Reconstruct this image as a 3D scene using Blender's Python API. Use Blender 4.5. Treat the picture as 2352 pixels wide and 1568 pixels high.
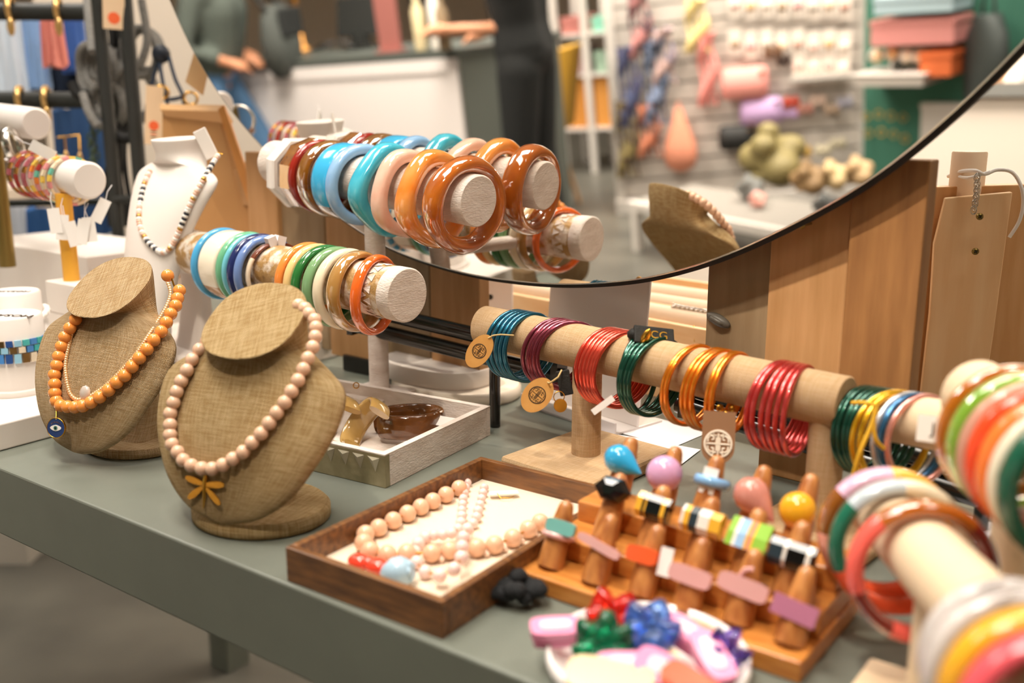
import bpy, math, random
from math import sin, cos, pi, radians, sqrt, atan2
from mathutils import Vector, Matrix, noise
from mathutils.bvhtree import BVHTree
random.seed(7)
for o in list(bpy.data.objects): bpy.data.objects.remove(o)
S = bpy.context.scene
COL = S.collection
# ---------------------------------------------------------------- camera
FPX, PITCH, TZ, CH = 2300.0, math.atan(534/2300), 0.85, 0.335
CAM = Vector((0, 0, TZ+CH))
cd = bpy.data.cameras.new('camera'); cam = bpy.data.objects.new('camera', cd); COL.objects.link(cam)
cam.location = CAM; cam.rotation_euler = (pi/2-PITCH, 0, 0)
cd.lens = FPX/2352*36; cd.sensor_width = 36; cd.clip_start = .01; cd.clip_end = 60
cd.dof.use_dof = True; cd.dof.focus_distance = 0.97; cd.dof.aperture_fstop = 3.2
S.camera = cam
S.view_settings.view_transform = 'Standard'; S.view_settings.look = 'None'
S.view_settings.gamma = 1; S.view_settings.use_curve_mapping = False
S.view_settings.exposure = 0.55
# ---------------------------------------------------------------- world and lights
wd = bpy.data.worlds.new('world'); S.world = wd; wd.use_nodes = True
wd.node_tree.nodes['Background'].inputs[0].default_value = (1, .93, .86, 1)
wd.node_tree.nodes['Background'].inputs[1].default_value = .35
def area(name, loc, target, sx, sy, power, col=(1, .93, .84), spread=180):
    l = bpy.data.lights.new(name, 'AREA'); l.shape = 'RECTANGLE'; l.size = sx; l.size_y = sy; l.energy = power; l.color = col; l.spread = radians(spread)
    o = bpy.data.objects.new(name, l); COL.objects.link(o); o.location = loc
    o.rotation_euler = (Vector(target)-Vector(loc)).to_track_quat('-Z', 'Y').to_euler(); return o
def spot(name, loc, target, power, ang, col=(1, .88, .72), r=.03, blend=.3):
    l = bpy.data.lights.new(name, 'SPOT'); l.energy = power; l.spot_size = radians(ang); l.spot_blend = blend; l.color = col; l.shadow_soft_size = r
    o = bpy.data.objects.new(name, l); COL.objects.link(o); o.location = loc
    o.rotation_euler = (Vector(target)-Vector(loc)).to_track_quat('-Z', 'Y').to_euler(); return o
area('ceiling_panel', (-.55, .75, 2.85), (-.25, .9, .85), 1.1, .5, 30)
area('ceiling_panel', (.9, .55, 2.85), (.3, .85, .85), .8, .45, 11)
area('ceiling_panel', (-1.6, 2.3, 2.9), (-1.2, 1.9, .85), 1.0, .6, 20)
area('ceiling_panel', (-4.5, -.2, 2.9), (-4.5, -.2, 0), 2.2, 1.4, 74, spread=110)
area('ceiling_panel', (-3.0, -1.6, 2.9), (-4.0, -1.6, .6), 1.6, 1.0, 50, spread=110)
area('ceiling_panel', (-3.2, 1.4, 2.9), (-4.0, .9, .6), 1.4, 1.0, 42, spread=110)
area('ceiling_panel', (1.0, 2.9, 2.9), (1.6, 4.2, .8), 1.5, 1.0, 95)
spot('track_spot', (-.75, .2, 2.7), (.50, 1.0, 1.06), 125, 17)
spot('track_spot', (.95, 2.3, 2.7), (.02, 1.25, .9), 95, 22)
spot('track_spot', (-.9, 2.1, 2.7), (-.06, 1.16, .88), 90, 8, r=.015, blend=.05)
spot('track_spot', (-1.3, .4, 2.7), (-.62, 1.25, 1.0), 9, 30)
spot('track_spot', (-.35, -.2, 2.7), (-.12, .85, .95), 52, 34, r=.05)

# ---------------------------------------------------------------- geometry of the place
cp, sp = cos(PITCH), sin(PITCH)
def ray(px, py):
    a = (px-1176)/FPX; b = (784-py)/FPX
    return Vector((a, cp+b*sp, -sp+b*cp))
def W(px, py, d): return CAM+ray(px, py)*d
def T(px, py, z=0.0):
    r = ray(px, py); return CAM+r*((z-CH)/r.z)
def proj(P):
    P = P-CAM; d = P.y*cp-P.z*sp; u = P.y*sp+P.z*cp
    return 1176+FPX*P.x/d, 784-FPX*u/d, d
AZ, TI = radians(40.2), radians(4.76)
MN = Vector((sin(AZ)*cos(TI), cos(AZ)*cos(TI), sin(TI)))           # normal of the mirror, into the wall
MC = Vector((-.0456, 1.0257, .4778+CH+TZ))                          # a point of the mirror's face
def refl(P): return P+MN*(2*((MC-P).dot(MN)))
def M(px, py, D): return refl(W(px, py, D))
def MF(px, py, z=0.0):                                              # where the mirror shows world height z
    O = refl(CAM); r = ray(px, py); r = r-MN*(2*r.dot(MN)); return O+r*((z-O.z)/r.z)
def onmirror(px, py, off=0.0):
    r = ray(px, py); return CAM+r*(((MC-MN*off-CAM).dot(MN))/r.dot(MN))
MH = MN.cross(Vector((0, 0, 1))).normalized(); MU = MH.cross(MN)
UA = radians(-36.3); U = Vector((cos(UA), sin(UA), 0)); VV = Vector((-sin(UA), cos(UA), 0)); UP = Vector((0, 0, 1))

# ---------------------------------------------------------------- materials
def lin(c):
    if isinstance(c, str):
        c = [int(c[i:i+2], 16)/255 for i in (0, 2, 4)]
        c = [x/12.92 if x <= .04045 else ((x+.055)/1.055)**2.4 for x in c]
    return (c[0], c[1], c[2], 1)
MATS = {}
def mat(key, col, rough=.5, metal=0, trans=0, col2=None, nscale=40, stretch=(1, 1, 1), bump=0, bscale=200, coat=0, sss=0,
        kind=None, thread=.0011, spread=(.35, .65), emit=0, ior=1.45, alpha=1):
    if key in MATS: return MATS[key]
    m = bpy.data.materials.new(key); m.use_nodes = True; nt = m.node_tree; N = nt.nodes; L = nt.links
    b = N['Principled BSDF']; b.inputs['Base Color'].default_value = lin(col); b.inputs['Roughness'].default_value = rough
    b.inputs['Metallic'].default_value = metal; b.inputs['Transmission Weight'].default_value = trans
    b.inputs['Coat Weight'].default_value = coat; b.inputs['Coat Roughness'].default_value = .06; b.inputs['IOR'].default_value = ior
    if sss: b.inputs['Subsurface Weight'].default_value = sss; b.inputs['Subsurface Radius'].default_value = (.006, .003, .002)
    if emit: b.inputs['Emission Color'].default_value = lin(col); b.inputs['Emission Strength'].default_value = emit
    if alpha < 1: b.inputs['Alpha'].default_value = alpha
    tc = N.new('ShaderNodeTexCoord'); colout = None
    def noise_(scale, st, coord='Object', detail=4):
        mp = N.new('ShaderNodeMapping'); mp.inputs['Scale'].default_value = st
        L.new(tc.outputs[coord], mp.inputs[0]); n = N.new('ShaderNodeTexNoise'); n.inputs['Scale'].default_value = scale
        n.inputs['Detail'].default_value = detail; L.new(mp.outputs[0], n.inputs[0]); return n.outputs[0]
    def mth(op, a, bb=None):
        n = N.new('ShaderNodeMath'); n.operation = op
        for i, x in enumerate((a, bb)):
            if x is None: continue
            if isinstance(x, (int, float)): n.inputs[i].default_value = x
            else: L.new(x, n.inputs[i])
        return n.outputs[0]
    hgt = None
    if col2 is not None and kind != 'weave':
        n = noise_(nscale, stretch, 'UV' if kind == 'weave' else 'Object')
        r = N.new('ShaderNodeValToRGB'); r.color_ramp.elements[0].position = spread[0]; r.color_ramp.elements[1].position = spread[1]
        r.color_ramp.elements[0].color = lin(col); r.color_ramp.elements[1].color = lin(col2)
        L.new(n, r.inputs[0]); colout = r.outputs[0]
        if bump and kind is None: hgt = noise_(bscale, stretch)
    elif bump and kind is None: hgt = noise_(bscale, stretch)
    if kind == 'weave' and col2 is not None:
        na, nb = noise_(650, (1, .07, 1), 'UV', 2), noise_(650, (.07, 1, 1), 'UV', 2)
        r = N.new('ShaderNodeValToRGB'); r.color_ramp.elements[0].position = .40; r.color_ramp.elements[1].position = .60
        r.color_ramp.elements[0].color = lin(col2); r.color_ramp.elements[1].color = lin(col)
        L.new(mth('MULTIPLY', mth('ADD', na, nb), .5), r.inputs[0]); colout = r.outputs[0]
    if kind == 'weave':
        sx = N.new('ShaderNodeSeparateXYZ'); L.new(tc.outputs['UV'], sx.inputs[0]); a = 2*pi/thread
        wob = mth('MULTIPLY', noise_(60, (1, 1, 1), 'UV'), .004)
        u = mth('MULTIPLY', mth('ADD', sx.outputs[0], wob), a/2); v = mth('MULTIPLY', mth('ADD', sx.outputs[1], wob), a/2)
        p = mth('MULTIPLY', mth('SINE', u), mth('SINE', v)); hgt = mth('ABSOLUTE', p)
        mx = N.new('ShaderNodeMix'); mx.data_type = 'RGBA'; mx.blend_type = 'MULTIPLY'; mx.inputs[0].default_value = .55
        cr = N.new('ShaderNodeValToRGB'); cr.color_ramp.elements[0].color = (.45, .40, .34, 1); cr.color_ramp.elements[1].position = .6
        L.new(hgt, cr.inputs[0])
        if colout is None:
            rgb = N.new('ShaderNodeRGB'); rgb.outputs[0].default_value = lin(col); colout = rgb.outputs[0]
        L.new(colout, mx.inputs[6]); L.new(cr.outputs[0], mx.inputs[7]); colout = mx.outputs[2]
    if colout is not None: L.new(colout, b.inputs['Base Color'])
    if bump and hgt is not None:
        bn = N.new('ShaderNodeBump'); bn.inputs['Strength'].default_value = bump; bn.inputs['Distance'].default_value = .001 if kind == 'weave' else .002
        L.new(hgt, bn.inputs['Height']); L.new(bn.outputs[0], b.inputs['Normal'])
    MATS[key] = m; return m
def gloss(key, col, col2=None, **k): k.setdefault('rough', .16); k.setdefault('coat', .35); k.setdefault('nscale', 45); return mat(key, col, col2=col2, **k)
def clear(key, col, t=.7, **k): return mat(key, col, rough=.06, trans=t, coat=.3, **k)
def tubem(key, col): return mat(key, col, rough=.25, metal=.75, coat=.8, col2=None, bump=.05, bscale=300)
burlap = mat('burlap', 'DDC097', .95, col2='BF9C6C', nscale=26, stretch=(14, 4, 1), bump=.9, kind='weave', thread=.0013)
burlap2 = mat('burlap_front', 'E3C694', .95, col2='C29E66', nscale=24, stretch=(4, 14, 1), bump=.9, kind='weave', thread=.0011)
linen = mat('linen_wrap', 'E2C29A', .9, col2='D6B184', nscale=60, bump=.5, kind='weave', thread=.0011)
velvet = mat('beige_velvet', 'E3CBAA', .85, bump=.1, bscale=500)
white = mat('white_lacquer', 'E9E1DB', .45, bump=.02, bscale=80)
white2 = mat('white_board', 'E4DCD5', .6)
acryl = mat('white_acrylic', 'E4DCD8', .25, coat=.3)
tabm = mat('table_paint', '757A70', .38, col2='6E7269', nscale=8, bump=.06, bscale=60)
distress = mat('distressed_white', 'EADFD6', .75, col2='D9CABE', nscale=40, stretch=(1, 1, 3), bump=.5, bscale=240)
carved = mat('carved_gold_white', 'E6D8C8', .45, metal=.1, col2='B58E58', nscale=55, spread=(.44, .56), bump=1, bscale=120)
silverside = mat('worn_metal_leaf', '8A8160', .4, metal=.4, col2='B9AC8C', nscale=25, bump=.3, bscale=120)
walnut = mat('walnut', '5C3A20', .42, col2='87592F', nscale=14, stretch=(2, 14, 14), bump=.12, bscale=60, coat=.2)
plywd = mat('oak_plank', 'BF9264', .6, col2='AE8253', nscale=8, stretch=(9, 9, 1), bump=.1, bscale=60)
plywd2 = mat('grey_plank', '9A8467', .65, col2='8C7558', nscale=8, stretch=(9, 9, 1), bump=.15, bscale=60)
beech = mat('beech', 'E3B27D', .5, col2='D6A068', nscale=8, stretch=(9, 9, 1), bump=.05)
bamboo = mat('bamboo', 'D58F45', .38, col2='BE7430', nscale=16, stretch=(2, 14, 14), bump=.1, coat=.3)
conem = mat('olive_wood_cone', 'CC8A4C', .35, col2='9F5C2C', nscale=22, stretch=(6, 6, 1), bump=.1, coat=.4)
gold = mat('gold', 'D9A441', .25, metal=1)
brass = mat('antique_brass', '8F7A45', .4, metal=.9)
silver = mat('silver', 'D8D4CE', .2, metal=1)
blackm = mat('black_metal', '14120F', .22, coat=.4)
rackm = mat('rack_metal', '2C2D2B', .5)
concrete = mat('concrete_floor', '67645B', .35, col2='4E4C46', nscale=2.5, bump=.08, bscale=20)
paper = mat('paper', 'EDE9EC', .7)
kraft = mat('kraft_card', 'D59E55', .75, col2='CB9149', nscale=60)
cork = mat('cream_felt', 'E9D9C2', .95, bump=.3, bscale=700)
ink = mat('dark_ink', '3A2A1C', .7)
skin = mat('skin', 'C88A66', .55, sss=.05)

# ---------------------------------------------------------------- mesh building
class MB:
    def __init__(s): s.v = []; s.f = []; s.m = []; s.s = []; s.uv = []
    def add(s, vs, fs, mi=0, smooth=True, uvs=None, Mx=None):
        o = len(s.v); s.v += [Mx @ Vector(p) if Mx is not None else Vector(p) for p in vs]
        for i, f in enumerate(fs):
            s.f.append([o+j for j in f]); s.m.append(mi[i] if isinstance(mi, list) else mi); s.s.append(smooth)
            s.uv.append(uvs[i] if uvs else None)
        return s
    def box(s, lo, hi, mi=0, Mx=None):
        x0, y0, z0 = lo; x1, y1, z1 = hi
        v = [(x0, y0, z0), (x1, y0, z0), (x1, y1, z0), (x0, y1, z0), (x0, y0, z1), (x1, y0, z1), (x1, y1, z1), (x0, y1, z1)]
        return s.add(v, [(0, 3, 2, 1), (4, 5, 6, 7), (0, 1, 5, 4), (1, 2, 6, 5), (2, 3, 7, 6), (3, 0, 4, 7)], mi, False, None, Mx)
    def prism(s, pts, z0, z1, mi=0, Mx=None, smooth=False):
        n = len(pts); v = [(p[0], p[1], z0) for p in pts]+[(p[0], p[1], z1) for p in pts]
        s.add(v, [tuple(reversed(range(n))), tuple(range(n, 2*n))], mi, False, None, Mx)
        return s.add(v, [(i, (i+1) % n, n+(i+1) % n, n+i) for i in range(n)], mi, smooth, None, Mx)
    def loft(s, rings, closed=True, caps=(True, True), mi=0, Mx=None, smooth=True, loop=False):
        n = len(rings[0]); v = [p for r in rings for p in r]; f = []; uv = []; mm = []
        K = len(rings); vl = 0; ul = [0]
        for j in range(n): ul.append(ul[-1]+(Vector(rings[K//2][j])-Vector(rings[K//2][(j+1) % n])).length)
        for i in range(K if loop else K-1):
            i2 = (i+1) % K; dv = (Vector(rings[i][0])-Vector(rings[i2][0])).length
            for j in range(n if closed else n-1):
                j2 = (j+1) % n; f.append((i*n+j, i*n+j2, i2*n+j2, i2*n+j)); uv.append([(ul[j], vl), (ul[j+1], vl), (ul[j+1], vl+dv), (ul[j], vl+dv)])
                mm.append(mi(i, j) if callable(mi) else mi)
            vl += dv
        s.add(v, f, mm, smooth, uv, Mx)
        if closed and not loop:
            m0 = 0 if callable(mi) else mi
            if caps[0]: s.add([rings[0][j] for j in range(n)], [tuple(reversed(range(n)))], m0, False, None, Mx)
            if caps[1]: s.add([rings[-1][j] for j in range(n)], [tuple(range(n))], m0, False, None, Mx)
        return s
    def lathe(s, prof, n=32, mi=0, Mx=None, caps=(True, True), sx=1, sy=1):
        return s.loft([[(r*cos(2*pi*j/n)*sx, r*sin(2*pi*j/n)*sy, z) for j in range(n)] for r, z in prof], True, caps, mi, Mx)
    def tube(s, path, r, n=8, closed=False, mi=0, Mx=None):
        P = [Vector(p) for p in path]; K = len(P); rings = []
        t = (P[1]-P[0]).normalized(); a = t.orthogonal().normalized()
        for i in range(K):
            if closed: t = (P[(i+1) % K]-P[i-1]).normalized()
            else: t = (P[min(i+1, K-1)]-P[max(i-1, 0)]).normalized()
            a = (a-t*a.dot(t)).normalized(); b = t.cross(a); rr = r[i] if isinstance(r, (list, tuple)) else r
            rings.append([P[i]+(a*cos(2*pi*j/n)+b*sin(2*pi*j/n))*rr for j in range(n)])
        return s.loft(rings, True, (True, True), mi, Mx, True, closed)
    def sphere(s, c, r, n=16, k=10, mi=0, sc=(1, 1, 1), Mx=None):
        c = Vector(c)
        rings = [[c+Vector((r*sin(pi*i/k)*cos(2*pi*j/n)*sc[0], r*sin(pi*i/k)*sin(2*pi*j/n)*sc[1], -r*cos(pi*i/k)*sc[2])) for j in range(n)] for i in range(k+1)]
        e = 1e-4; rings[0] = [c+(p-c)*1+Vector((e*cos(2*pi*j/n), e*sin(2*pi*j/n), 0)) for j, p in enumerate(rings[0])]
        rings[-1] = [p+Vector((e*cos(2*pi*j/n), e*sin(2*pi*j/n), 0)) for j, p in enumerate(rings[-1])]
        return s.loft(rings, True, (True, True), mi, Mx)
    def ring(s, Rin, ra, rb, n=64, m=12, pw=2, sq=2, mi=0, Mx=None, smooth=True, wob=0, seg=None, a0=0, a1=2*pi, rfac=None):
        """bangle about Z: inner radius, radial half thickness, axial half width, section power, outline power"""
        rings = []; full = abs(a1-a0-2*pi) < 1e-6; cnt = n if full else n+1
        for i in range(cnt):
            th = a0+(a1-a0)*i/n; k = rfac(th) if rfac else 1
            so = (abs(cos(th))**sq+abs(sin(th))**sq)**(-1/sq) if sq != 2 else 1
            R0 = Rin+ra; ro = []
            for j in range(m):
                f = 2*pi*j/m; c_, s_ = cos(f), sin(f)
                x = math.copysign(abs(c_)**(2/pw), c_)*ra*k; y = math.copysign(abs(s_)**(2/pw), s_)*rb*(1+wob*sin(3*th))
                rad = R0+x; rad = rad*(1+(so-1)*(.35+.65*(x/(ra*k)*.5+.5)))
                ro.append((rad*cos(th), rad*sin(th), y))
            rings.append(ro)
        mm = (lambda i, j: seg(2*pi*i/n)) if seg else mi
        return s.loft(rings, True, (True, True), mm, Mx, smooth, full)
    def mesh(s, name, mats):
        me = bpy.data.meshes.new(name); me.from_pydata([tuple(v) for v in s.v], [], s.f)
        for m in (mats if isinstance(mats, (list, tuple)) else [mats]): me.materials.append(m)
        nm = len(me.materials)
        me.polygons.foreach_set('material_index', [min(i, nm-1) for i in s.m]); me.polygons.foreach_set('use_smooth', s.s)
        uvl = me.uv_layers.new(name='UVMap'); data = []
        for f, uv in zip(s.f, s.uv):
            if uv: data += [c for q in uv for c in q]
            else:
                a, b, c = s.v[f[0]], s.v[f[1]], s.v[f[2]]; nn = (b-a).cross(c-a); ax = max(range(3), key=lambda k: abs(nn[k])); ij = [k for k in range(3) if k != ax]
                for i in f: data += [s.v[i][ij[0]], s.v[i][ij[1]]]
        uvl.data.foreach_set('uv', data); me.update(); return me
    def build(s, name, mats, parent=None, Mx=None, bevel=0):
        o = bpy.data.objects.new(name, s.mesh(name, mats)); COL.objects.link(o)
        if parent is not None: o.parent = parent
        if Mx is not None: o.matrix_local = Mx
        if bevel:
            b = o.modifiers.new('bevel', 'BEVEL'); b.width = bevel; b.segments = 2; b.limit_method = 'ANGLE'; b.harden_normals = False
        return o
def frame(P, z, x=None):
    z = Vector(z).normalized(); x = Vector(x) if x is not None else (UP if abs(z.z) < .95 else Vector((1, 0, 0)))
    x = (x-z*x.dot(z)).normalized(); y = z.cross(x)
    m = Matrix((x, y, z)).transposed().to_4x4(); m.translation = P; return m
def rotz(a, P=(0, 0, 0)): m = Matrix.Rotation(a, 4, 'Z'); m.translation = Vector(P); return m
def tag(o, label, cat, group=None, kind=None):
    o['label'] = label; o['category'] = cat
    if group: o['group'] = group
    if kind: o['kind'] = kind
    return o
def thing(name, label, cat, Mx=None, group=None):
    o = bpy.data.objects.new(name, None); COL.objects.link(o); o.empty_display_size = .02
    o.matrix_world = Mx if Mx is not None else Matrix.Identity(4)
    tag(o, label, cat, group); return o
def part(name, mb, mats, root, world=False, bevel=0, Mx=None):
    if world: Mx = INVM(root)
    return mb.build(name, mats, root, Mx, bevel)
def INVM(root): return root.matrix_basis.inverted()
def inst(name, me, root, P, Mx=None):
    o = bpy.data.objects.new(name, me); COL.objects.link(o)
    if root is not None:
        o.parent = root; o.matrix_local = INVM(root) @ (Mx if Mx is not None else Matrix.Translation(P))
    else: o.matrix_local = Mx if Mx is not None else Matrix.Translation(P)
    return o
def struct(name, mb, mats, bevel=0, label=None):
    o = mb.build(name, mats, None, None, bevel); o['kind'] = 'structure'
    return o
def text(body, size, m, root, Mx, name='lettering', depth=.0002):
    c = bpy.data.curves.new(name, 'FONT'); c.body = body; c.size = size; c.align_x = 'CENTER'; c.align_y = 'CENTER'; c.extrude = depth
    t = bpy.data.objects.new(name, c); COL.objects.link(t); dg = bpy.context.evaluated_depsgraph_get()
    me = bpy.data.meshes.new_from_object(t.evaluated_get(dg)); bpy.data.objects.remove(t); me.materials.clear(); me.materials.append(m)
    o = bpy.data.objects.new(name, me); COL.objects.link(o); o.parent = root; o.matrix_local = INVM(root) @ Mx; return o
def cat_rom(pts, k=6, closed=False):
    P = [Vector(p) for p in pts]; n = len(P); out = []
    for i in range(n if closed else n-1):
        g = lambda j: P[j % n] if closed else P[max(0, min(n-1, j))]
        a, b, c, d = g(i-1), g(i), g(i+1), g(i+2)
        for q in range(k):
            t = q/k; out.append(.5*((2*b)+(c-a)*t+(2*a-5*b+4*c-d)*t*t+(3*b-a-3*c+d)*t*t*t))
    if not closed: out.append(P[-1])
    return out
def beadmesh(r, m, n=16, k=10, name='bead'): return MB().sphere((0, 0, 0), r, n, k).mesh(name, m)
# ---------------------------------------------------------------- the room
FR = Matrix((U, VV, UP)).transposed().to_4x4()                      # frame of room and table
def slab(name, u0, u1, v0, v1, z0, z1, m): return struct(name, MB().box((u0, v0, z0), (u1, v1, z1), 0, FR), m)
creamw = mat('cream_wall', 'F1E2D0', .8); greenw = mat('green_paint', '3E7460', .7)
slab('floor', -9, 3.4, -7.5, 3.9, -.05, 0, concrete)
slab('ceiling', -9, 3.4, -7.5, 3.9, 3.1, 3.15, mat('ceiling_paint', 'D8D2C8', .9))
slab('wall_back', -9, 3.4, 3.8, 3.9, 0, 3.1, creamw)
slab('wall_right', 3.3, 3.4, -7.5, 3.8, 0, 3.1, creamw)
slab('wall_left', -9, -8.9, -7.5, 3.8, 0, 3.1, creamw)
slab('wall_front', -8.9, 3.3, -7.5, -7.4, 0, 3.1, creamw)
# ---------------------------------------------------------------- display table
uv = lambda P: (P.dot(U), P.dot(VV))
tv0 = uv(T(700, 1358))[1]
tb = thing('display_table', 'long low display table painted grey green carrying all the jewellery', 'table', FR)
part('table_top', MB().box((-1.75, tv0, TZ-.072), (.75, 1.32, TZ)), tabm, tb, bevel=.002)
part('apron', MB().box((-1.5, tv0+.05, TZ-.11), (.70, 1.28, TZ-.072)), tabm, tb)
for lu in (-1.7, .64):
    for lv in (tv0+.06, 1.2): part('leg', MB().box((lu, lv, 0.0), (lu+.06, lv+.06, TZ-.072)), tabm, tb, bevel=.002)
part('bracket_block', MB().box((-.385, tv0+.03, TZ-.086), (-.335, tv0+.12, TZ-.07)), blackm, tb)
# ---------------------------------------------------------------- planks behind the mirror
PB = T(1745, 1085); PN = Vector((sin(AZ), cos(AZ), 0)); PHx = Vector((cos(AZ), -sin(AZ), 0))
def PL(px, py, off=0):
    r = ray(px, py); return CAM+r*(((PB-CAM).dot(PN)+off)/r.dot(PN))
pk = thing('plank_backboard', 'row of upright bare wood planks standing behind the round mirror', 'board', frame(PB, (0, 0, 1), PHx))
def plank(x0, x1, yref, ztop, zbot, m, off=0, th=.018, nm='plank'):
    a, b = PL(x0, yref, off), PL(x1, yref, off); Wd = (b-a).dot(PHx)
    mb = MB().box((0, 0, 0), (Wd, th, ztop-zbot)); Mx = Matrix((PHx, PN, UP)).transposed().to_4x4(); Mx.translation = Vector((a.x, a.y, zbot))
    return part(nm, mb, m, pk, False, .0015, INVM(pk) @ Mx)
ztp = PL(2140, 368, -.012).z
zb1 = PL(1690, 865, .006).z
plank(1623, 1772, 700, TZ+.42, zb1, plywd2, .008)
plank(1768, 1948, 600, TZ+.45, TZ, plywd, 0)
plank(1946, 2116, 600, ztp, PL(2050, 1000).z, mat('shaded_plank', '9A6D40', .6, col2='845A33', nscale=8, stretch=(9, 9, 1), bump=.1, bscale=60), -.012, .022)  # mirror's shadow on this plank painted in as a darker wood tone
for x0, x1, m_, of in ((574, 640, plywd, .004), (642, 746, plywd2, .012), (750, 846, plywd, .0), (846, 984, plywd2, .012), (986, 1100, plywd, .01)):
    plank(x0, x1, 560, PL(600, 350).z if x0 < 600 else TZ+.27, PL(850, 800).z-.02, m_, of)
part('cross_batten', MB().box((-.95, .021, .0), (.02, .045, .05), 0, Matrix.Translation((0, 0, .20))), plywd, pk)
part('back_leg', MB().box((-.86, .03, .0), (-.82, .06, .26)), plywd, pk)
P = PL(1650, 735, .006)
part('slot_knob', MB().sphere((0, 0, 0), .011, 14, 8, 0, (1.25, .5, .5)).sphere((0, -.003, 0), .008, 12, 6, 0, (1.1, .5, .4)), mat('grey_plastic', '5D5850', .4), pk, False, 0, INVM(pk) @ (Matrix.Translation(P) @ Matrix((PHx, PN, UP)).transposed().to_4x4() @ Matrix.Rotation(radians(20), 4, 'Y')))
for x, y in ((1862, 513), (2210, 460)):
    if x > 2000: continue
    P = PL(x, y, 0)
    part('nail', MB().tube([P, P-PN*.018], .0014, 8).lathe([(.0035, 0), (.0035, .001), (.001, .0018)], 12, 0, frame(P-PN*.018, -PN)), brass, pk, True)
# ---------------------------------------------------------------- mirror
mr = thing('round_mirror', 'large round mirror leaning over the bangle stand against the planks', 'mirror', frame(MC, -MN, MH))
c0 = onmirror(1058, -1016, 0)
rim = [(390, 0), (430, 93), (500, 213), (560, 290), (600, 335), (700, 435), (886, 566), (1030, 618), (1180, 645), (1350, 652), (1480, 640), (1640, 597), (1810, 520), (2000, 413), (2130, 310), (2352, 95)]
pol = []
for x, y in rim:
    d = onmirror(x, y)-c0; pol.append((atan2(d.dot(MU), d.dot(MH)), d.length))
pol.sort()
def rr_(a):
    R0 = .66
    if a <= pol[0][0]-.4 or a >= pol[-1][0]+.4: return R0
    if a < pol[0][0]: t = (pol[0][0]-a)/.4; t = t*t*(3-2*t); return pol[0][1]*(1-t)+R0*t
    if a > pol[-1][0]: t = (a-pol[-1][0])/.4; t = t*t*(3-2*t); return pol[-1][1]*(1-t)+R0*t
    for (a0, r0), (a1, r1) in zip(pol, pol[1:]):
        if a0 <= a <= a1: t = (a-a0)/(a1-a0); return r0*(1-t)+r1*t
RR = [rr_(-pi+2*pi*i/360) for i in range(360)]
for _ in range(6): RR = [(RR[i-1]+RR[i]*2+RR[(i+1) % 360])/4 for i in range(360)]
def disc(add, z0, z1, inner=None):
    lf = MB(); rings = []
    o_ = Vector(((c0-MC).dot(MH), (c0-MC).dot(-MN.cross(MH)), 0))
    ring_ = lambda rad, z: [(o_.x+(RR[i]+rad)*cos(-pi+2*pi*i/360), (c0-MC).dot(MU)+(RR[i]+rad)*sin(-pi+2*pi*i/360), z) for i in range(360)]
    if inner is None: return lf.loft([ring_(add, z0), ring_(add, z1)])
    return lf.loft([ring_(inner, z0), ring_(add, z0), ring_(add, z1), ring_(inner, z1)], loop=True)
FM = Matrix((MH, MU, -MN)).transposed().to_4x4(); FM.translation = MC
mr.matrix_basis = FM
part('glass', disc(-.0012, -.004, 0), mat('mirror_glass', 'F0EEEA', .0, metal=1), mr)
part('bevelled_edge', disc(.0003, -.0035, -.0004, -.0014), mat('glass_edge', 'F4F2EE', .25, metal=1), mr)
part('backing_board', disc(.0045, -.012, -.0042), mat('black_backing', '231F1D', .6), mr)
# ---------------------------------------------------------------- bars and bangles
class Bar:
    def __init__(s, A, B, r): s.A = Vector(A); s.B = Vector(B); s.r = r; s.d = (s.B-s.A).normalized(); s.L = (s.B-s.A).length; s.up = (UP-s.d*UP.dot(s.d)).normalized()
    def at(s, t): return s.A+s.d*t
    def solve(s, px, drop=0.0):
        lo, hi = -.3, s.L+.3
        f = lambda t: proj(s.at(t)-s.up*drop)[0]
        sg = f(lo) < f(hi)
        for _ in range(50):
            md_ = (lo+hi)/2
            if (f(md_) < px) == sg: lo = md_
            else: hi = md_
        return (lo+hi)/2
    def mb(s, cap=.0015, n=48):
        r, L = s.r, s.L
        return MB().lathe([(r-cap, 0), (r, cap), (r, L*.33), (r, L*.66), (r, L-cap), (r-cap, L)], n, 0, frame(s.A, s.d))
def bangle_on(bar, px, Rin, mk, mats, label, group=None, yaw=0, tilt=0, drop=None, name='bangle', extra=0):
    """mk(): MB ring about local Z with local X up; hangs on the bar by its inner top"""
    dr = (Rin-bar.r-.0006) if drop is None else drop
    t = bar.solve(px, dr); c = bar.at(t)-bar.up*dr
    Mx = frame(c, bar.d, bar.up) @ Matrix.Rotation(radians(yaw), 4, 'X') @ Matrix.Rotation(radians(tilt), 4, 'Y') @ Matrix.Rotation(radians(extra), 4, 'Z')
    o = mk().build(name, mats, None, Mx); tag(o, label, 'bracelet', group)
    return o, Mx
up_bar = Bar(W(1100, 462, 1.0), W(632, 372, 1.235), .0262)
lo_bar = Bar(W(935, 678, .96), W(436, 577, 1.20), .0262)
st = thing('bangle_stand', 'distressed white wooden two-bar bangle stand with a tray foot', 'stand', frame(T(857, 925, .02), (0, 0, 1), U))
endw = lambda bar, a, b, r=None: MB().lathe([((r or bar.r)-.001, 0), ((r or bar.r)+.0004, .0012), ((r or bar.r)+.0004, b-a-.0008), ((r or bar.r)-.0006, b-a)], 48, 0, frame(bar.at(a), bar.d))
P = up_bar.at(up_bar.solve(857))
part('upper_bar', up_bar.mb(), distress, st, True)
part('lower_bar', lo_bar.mb(), carved, st, True)
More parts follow.
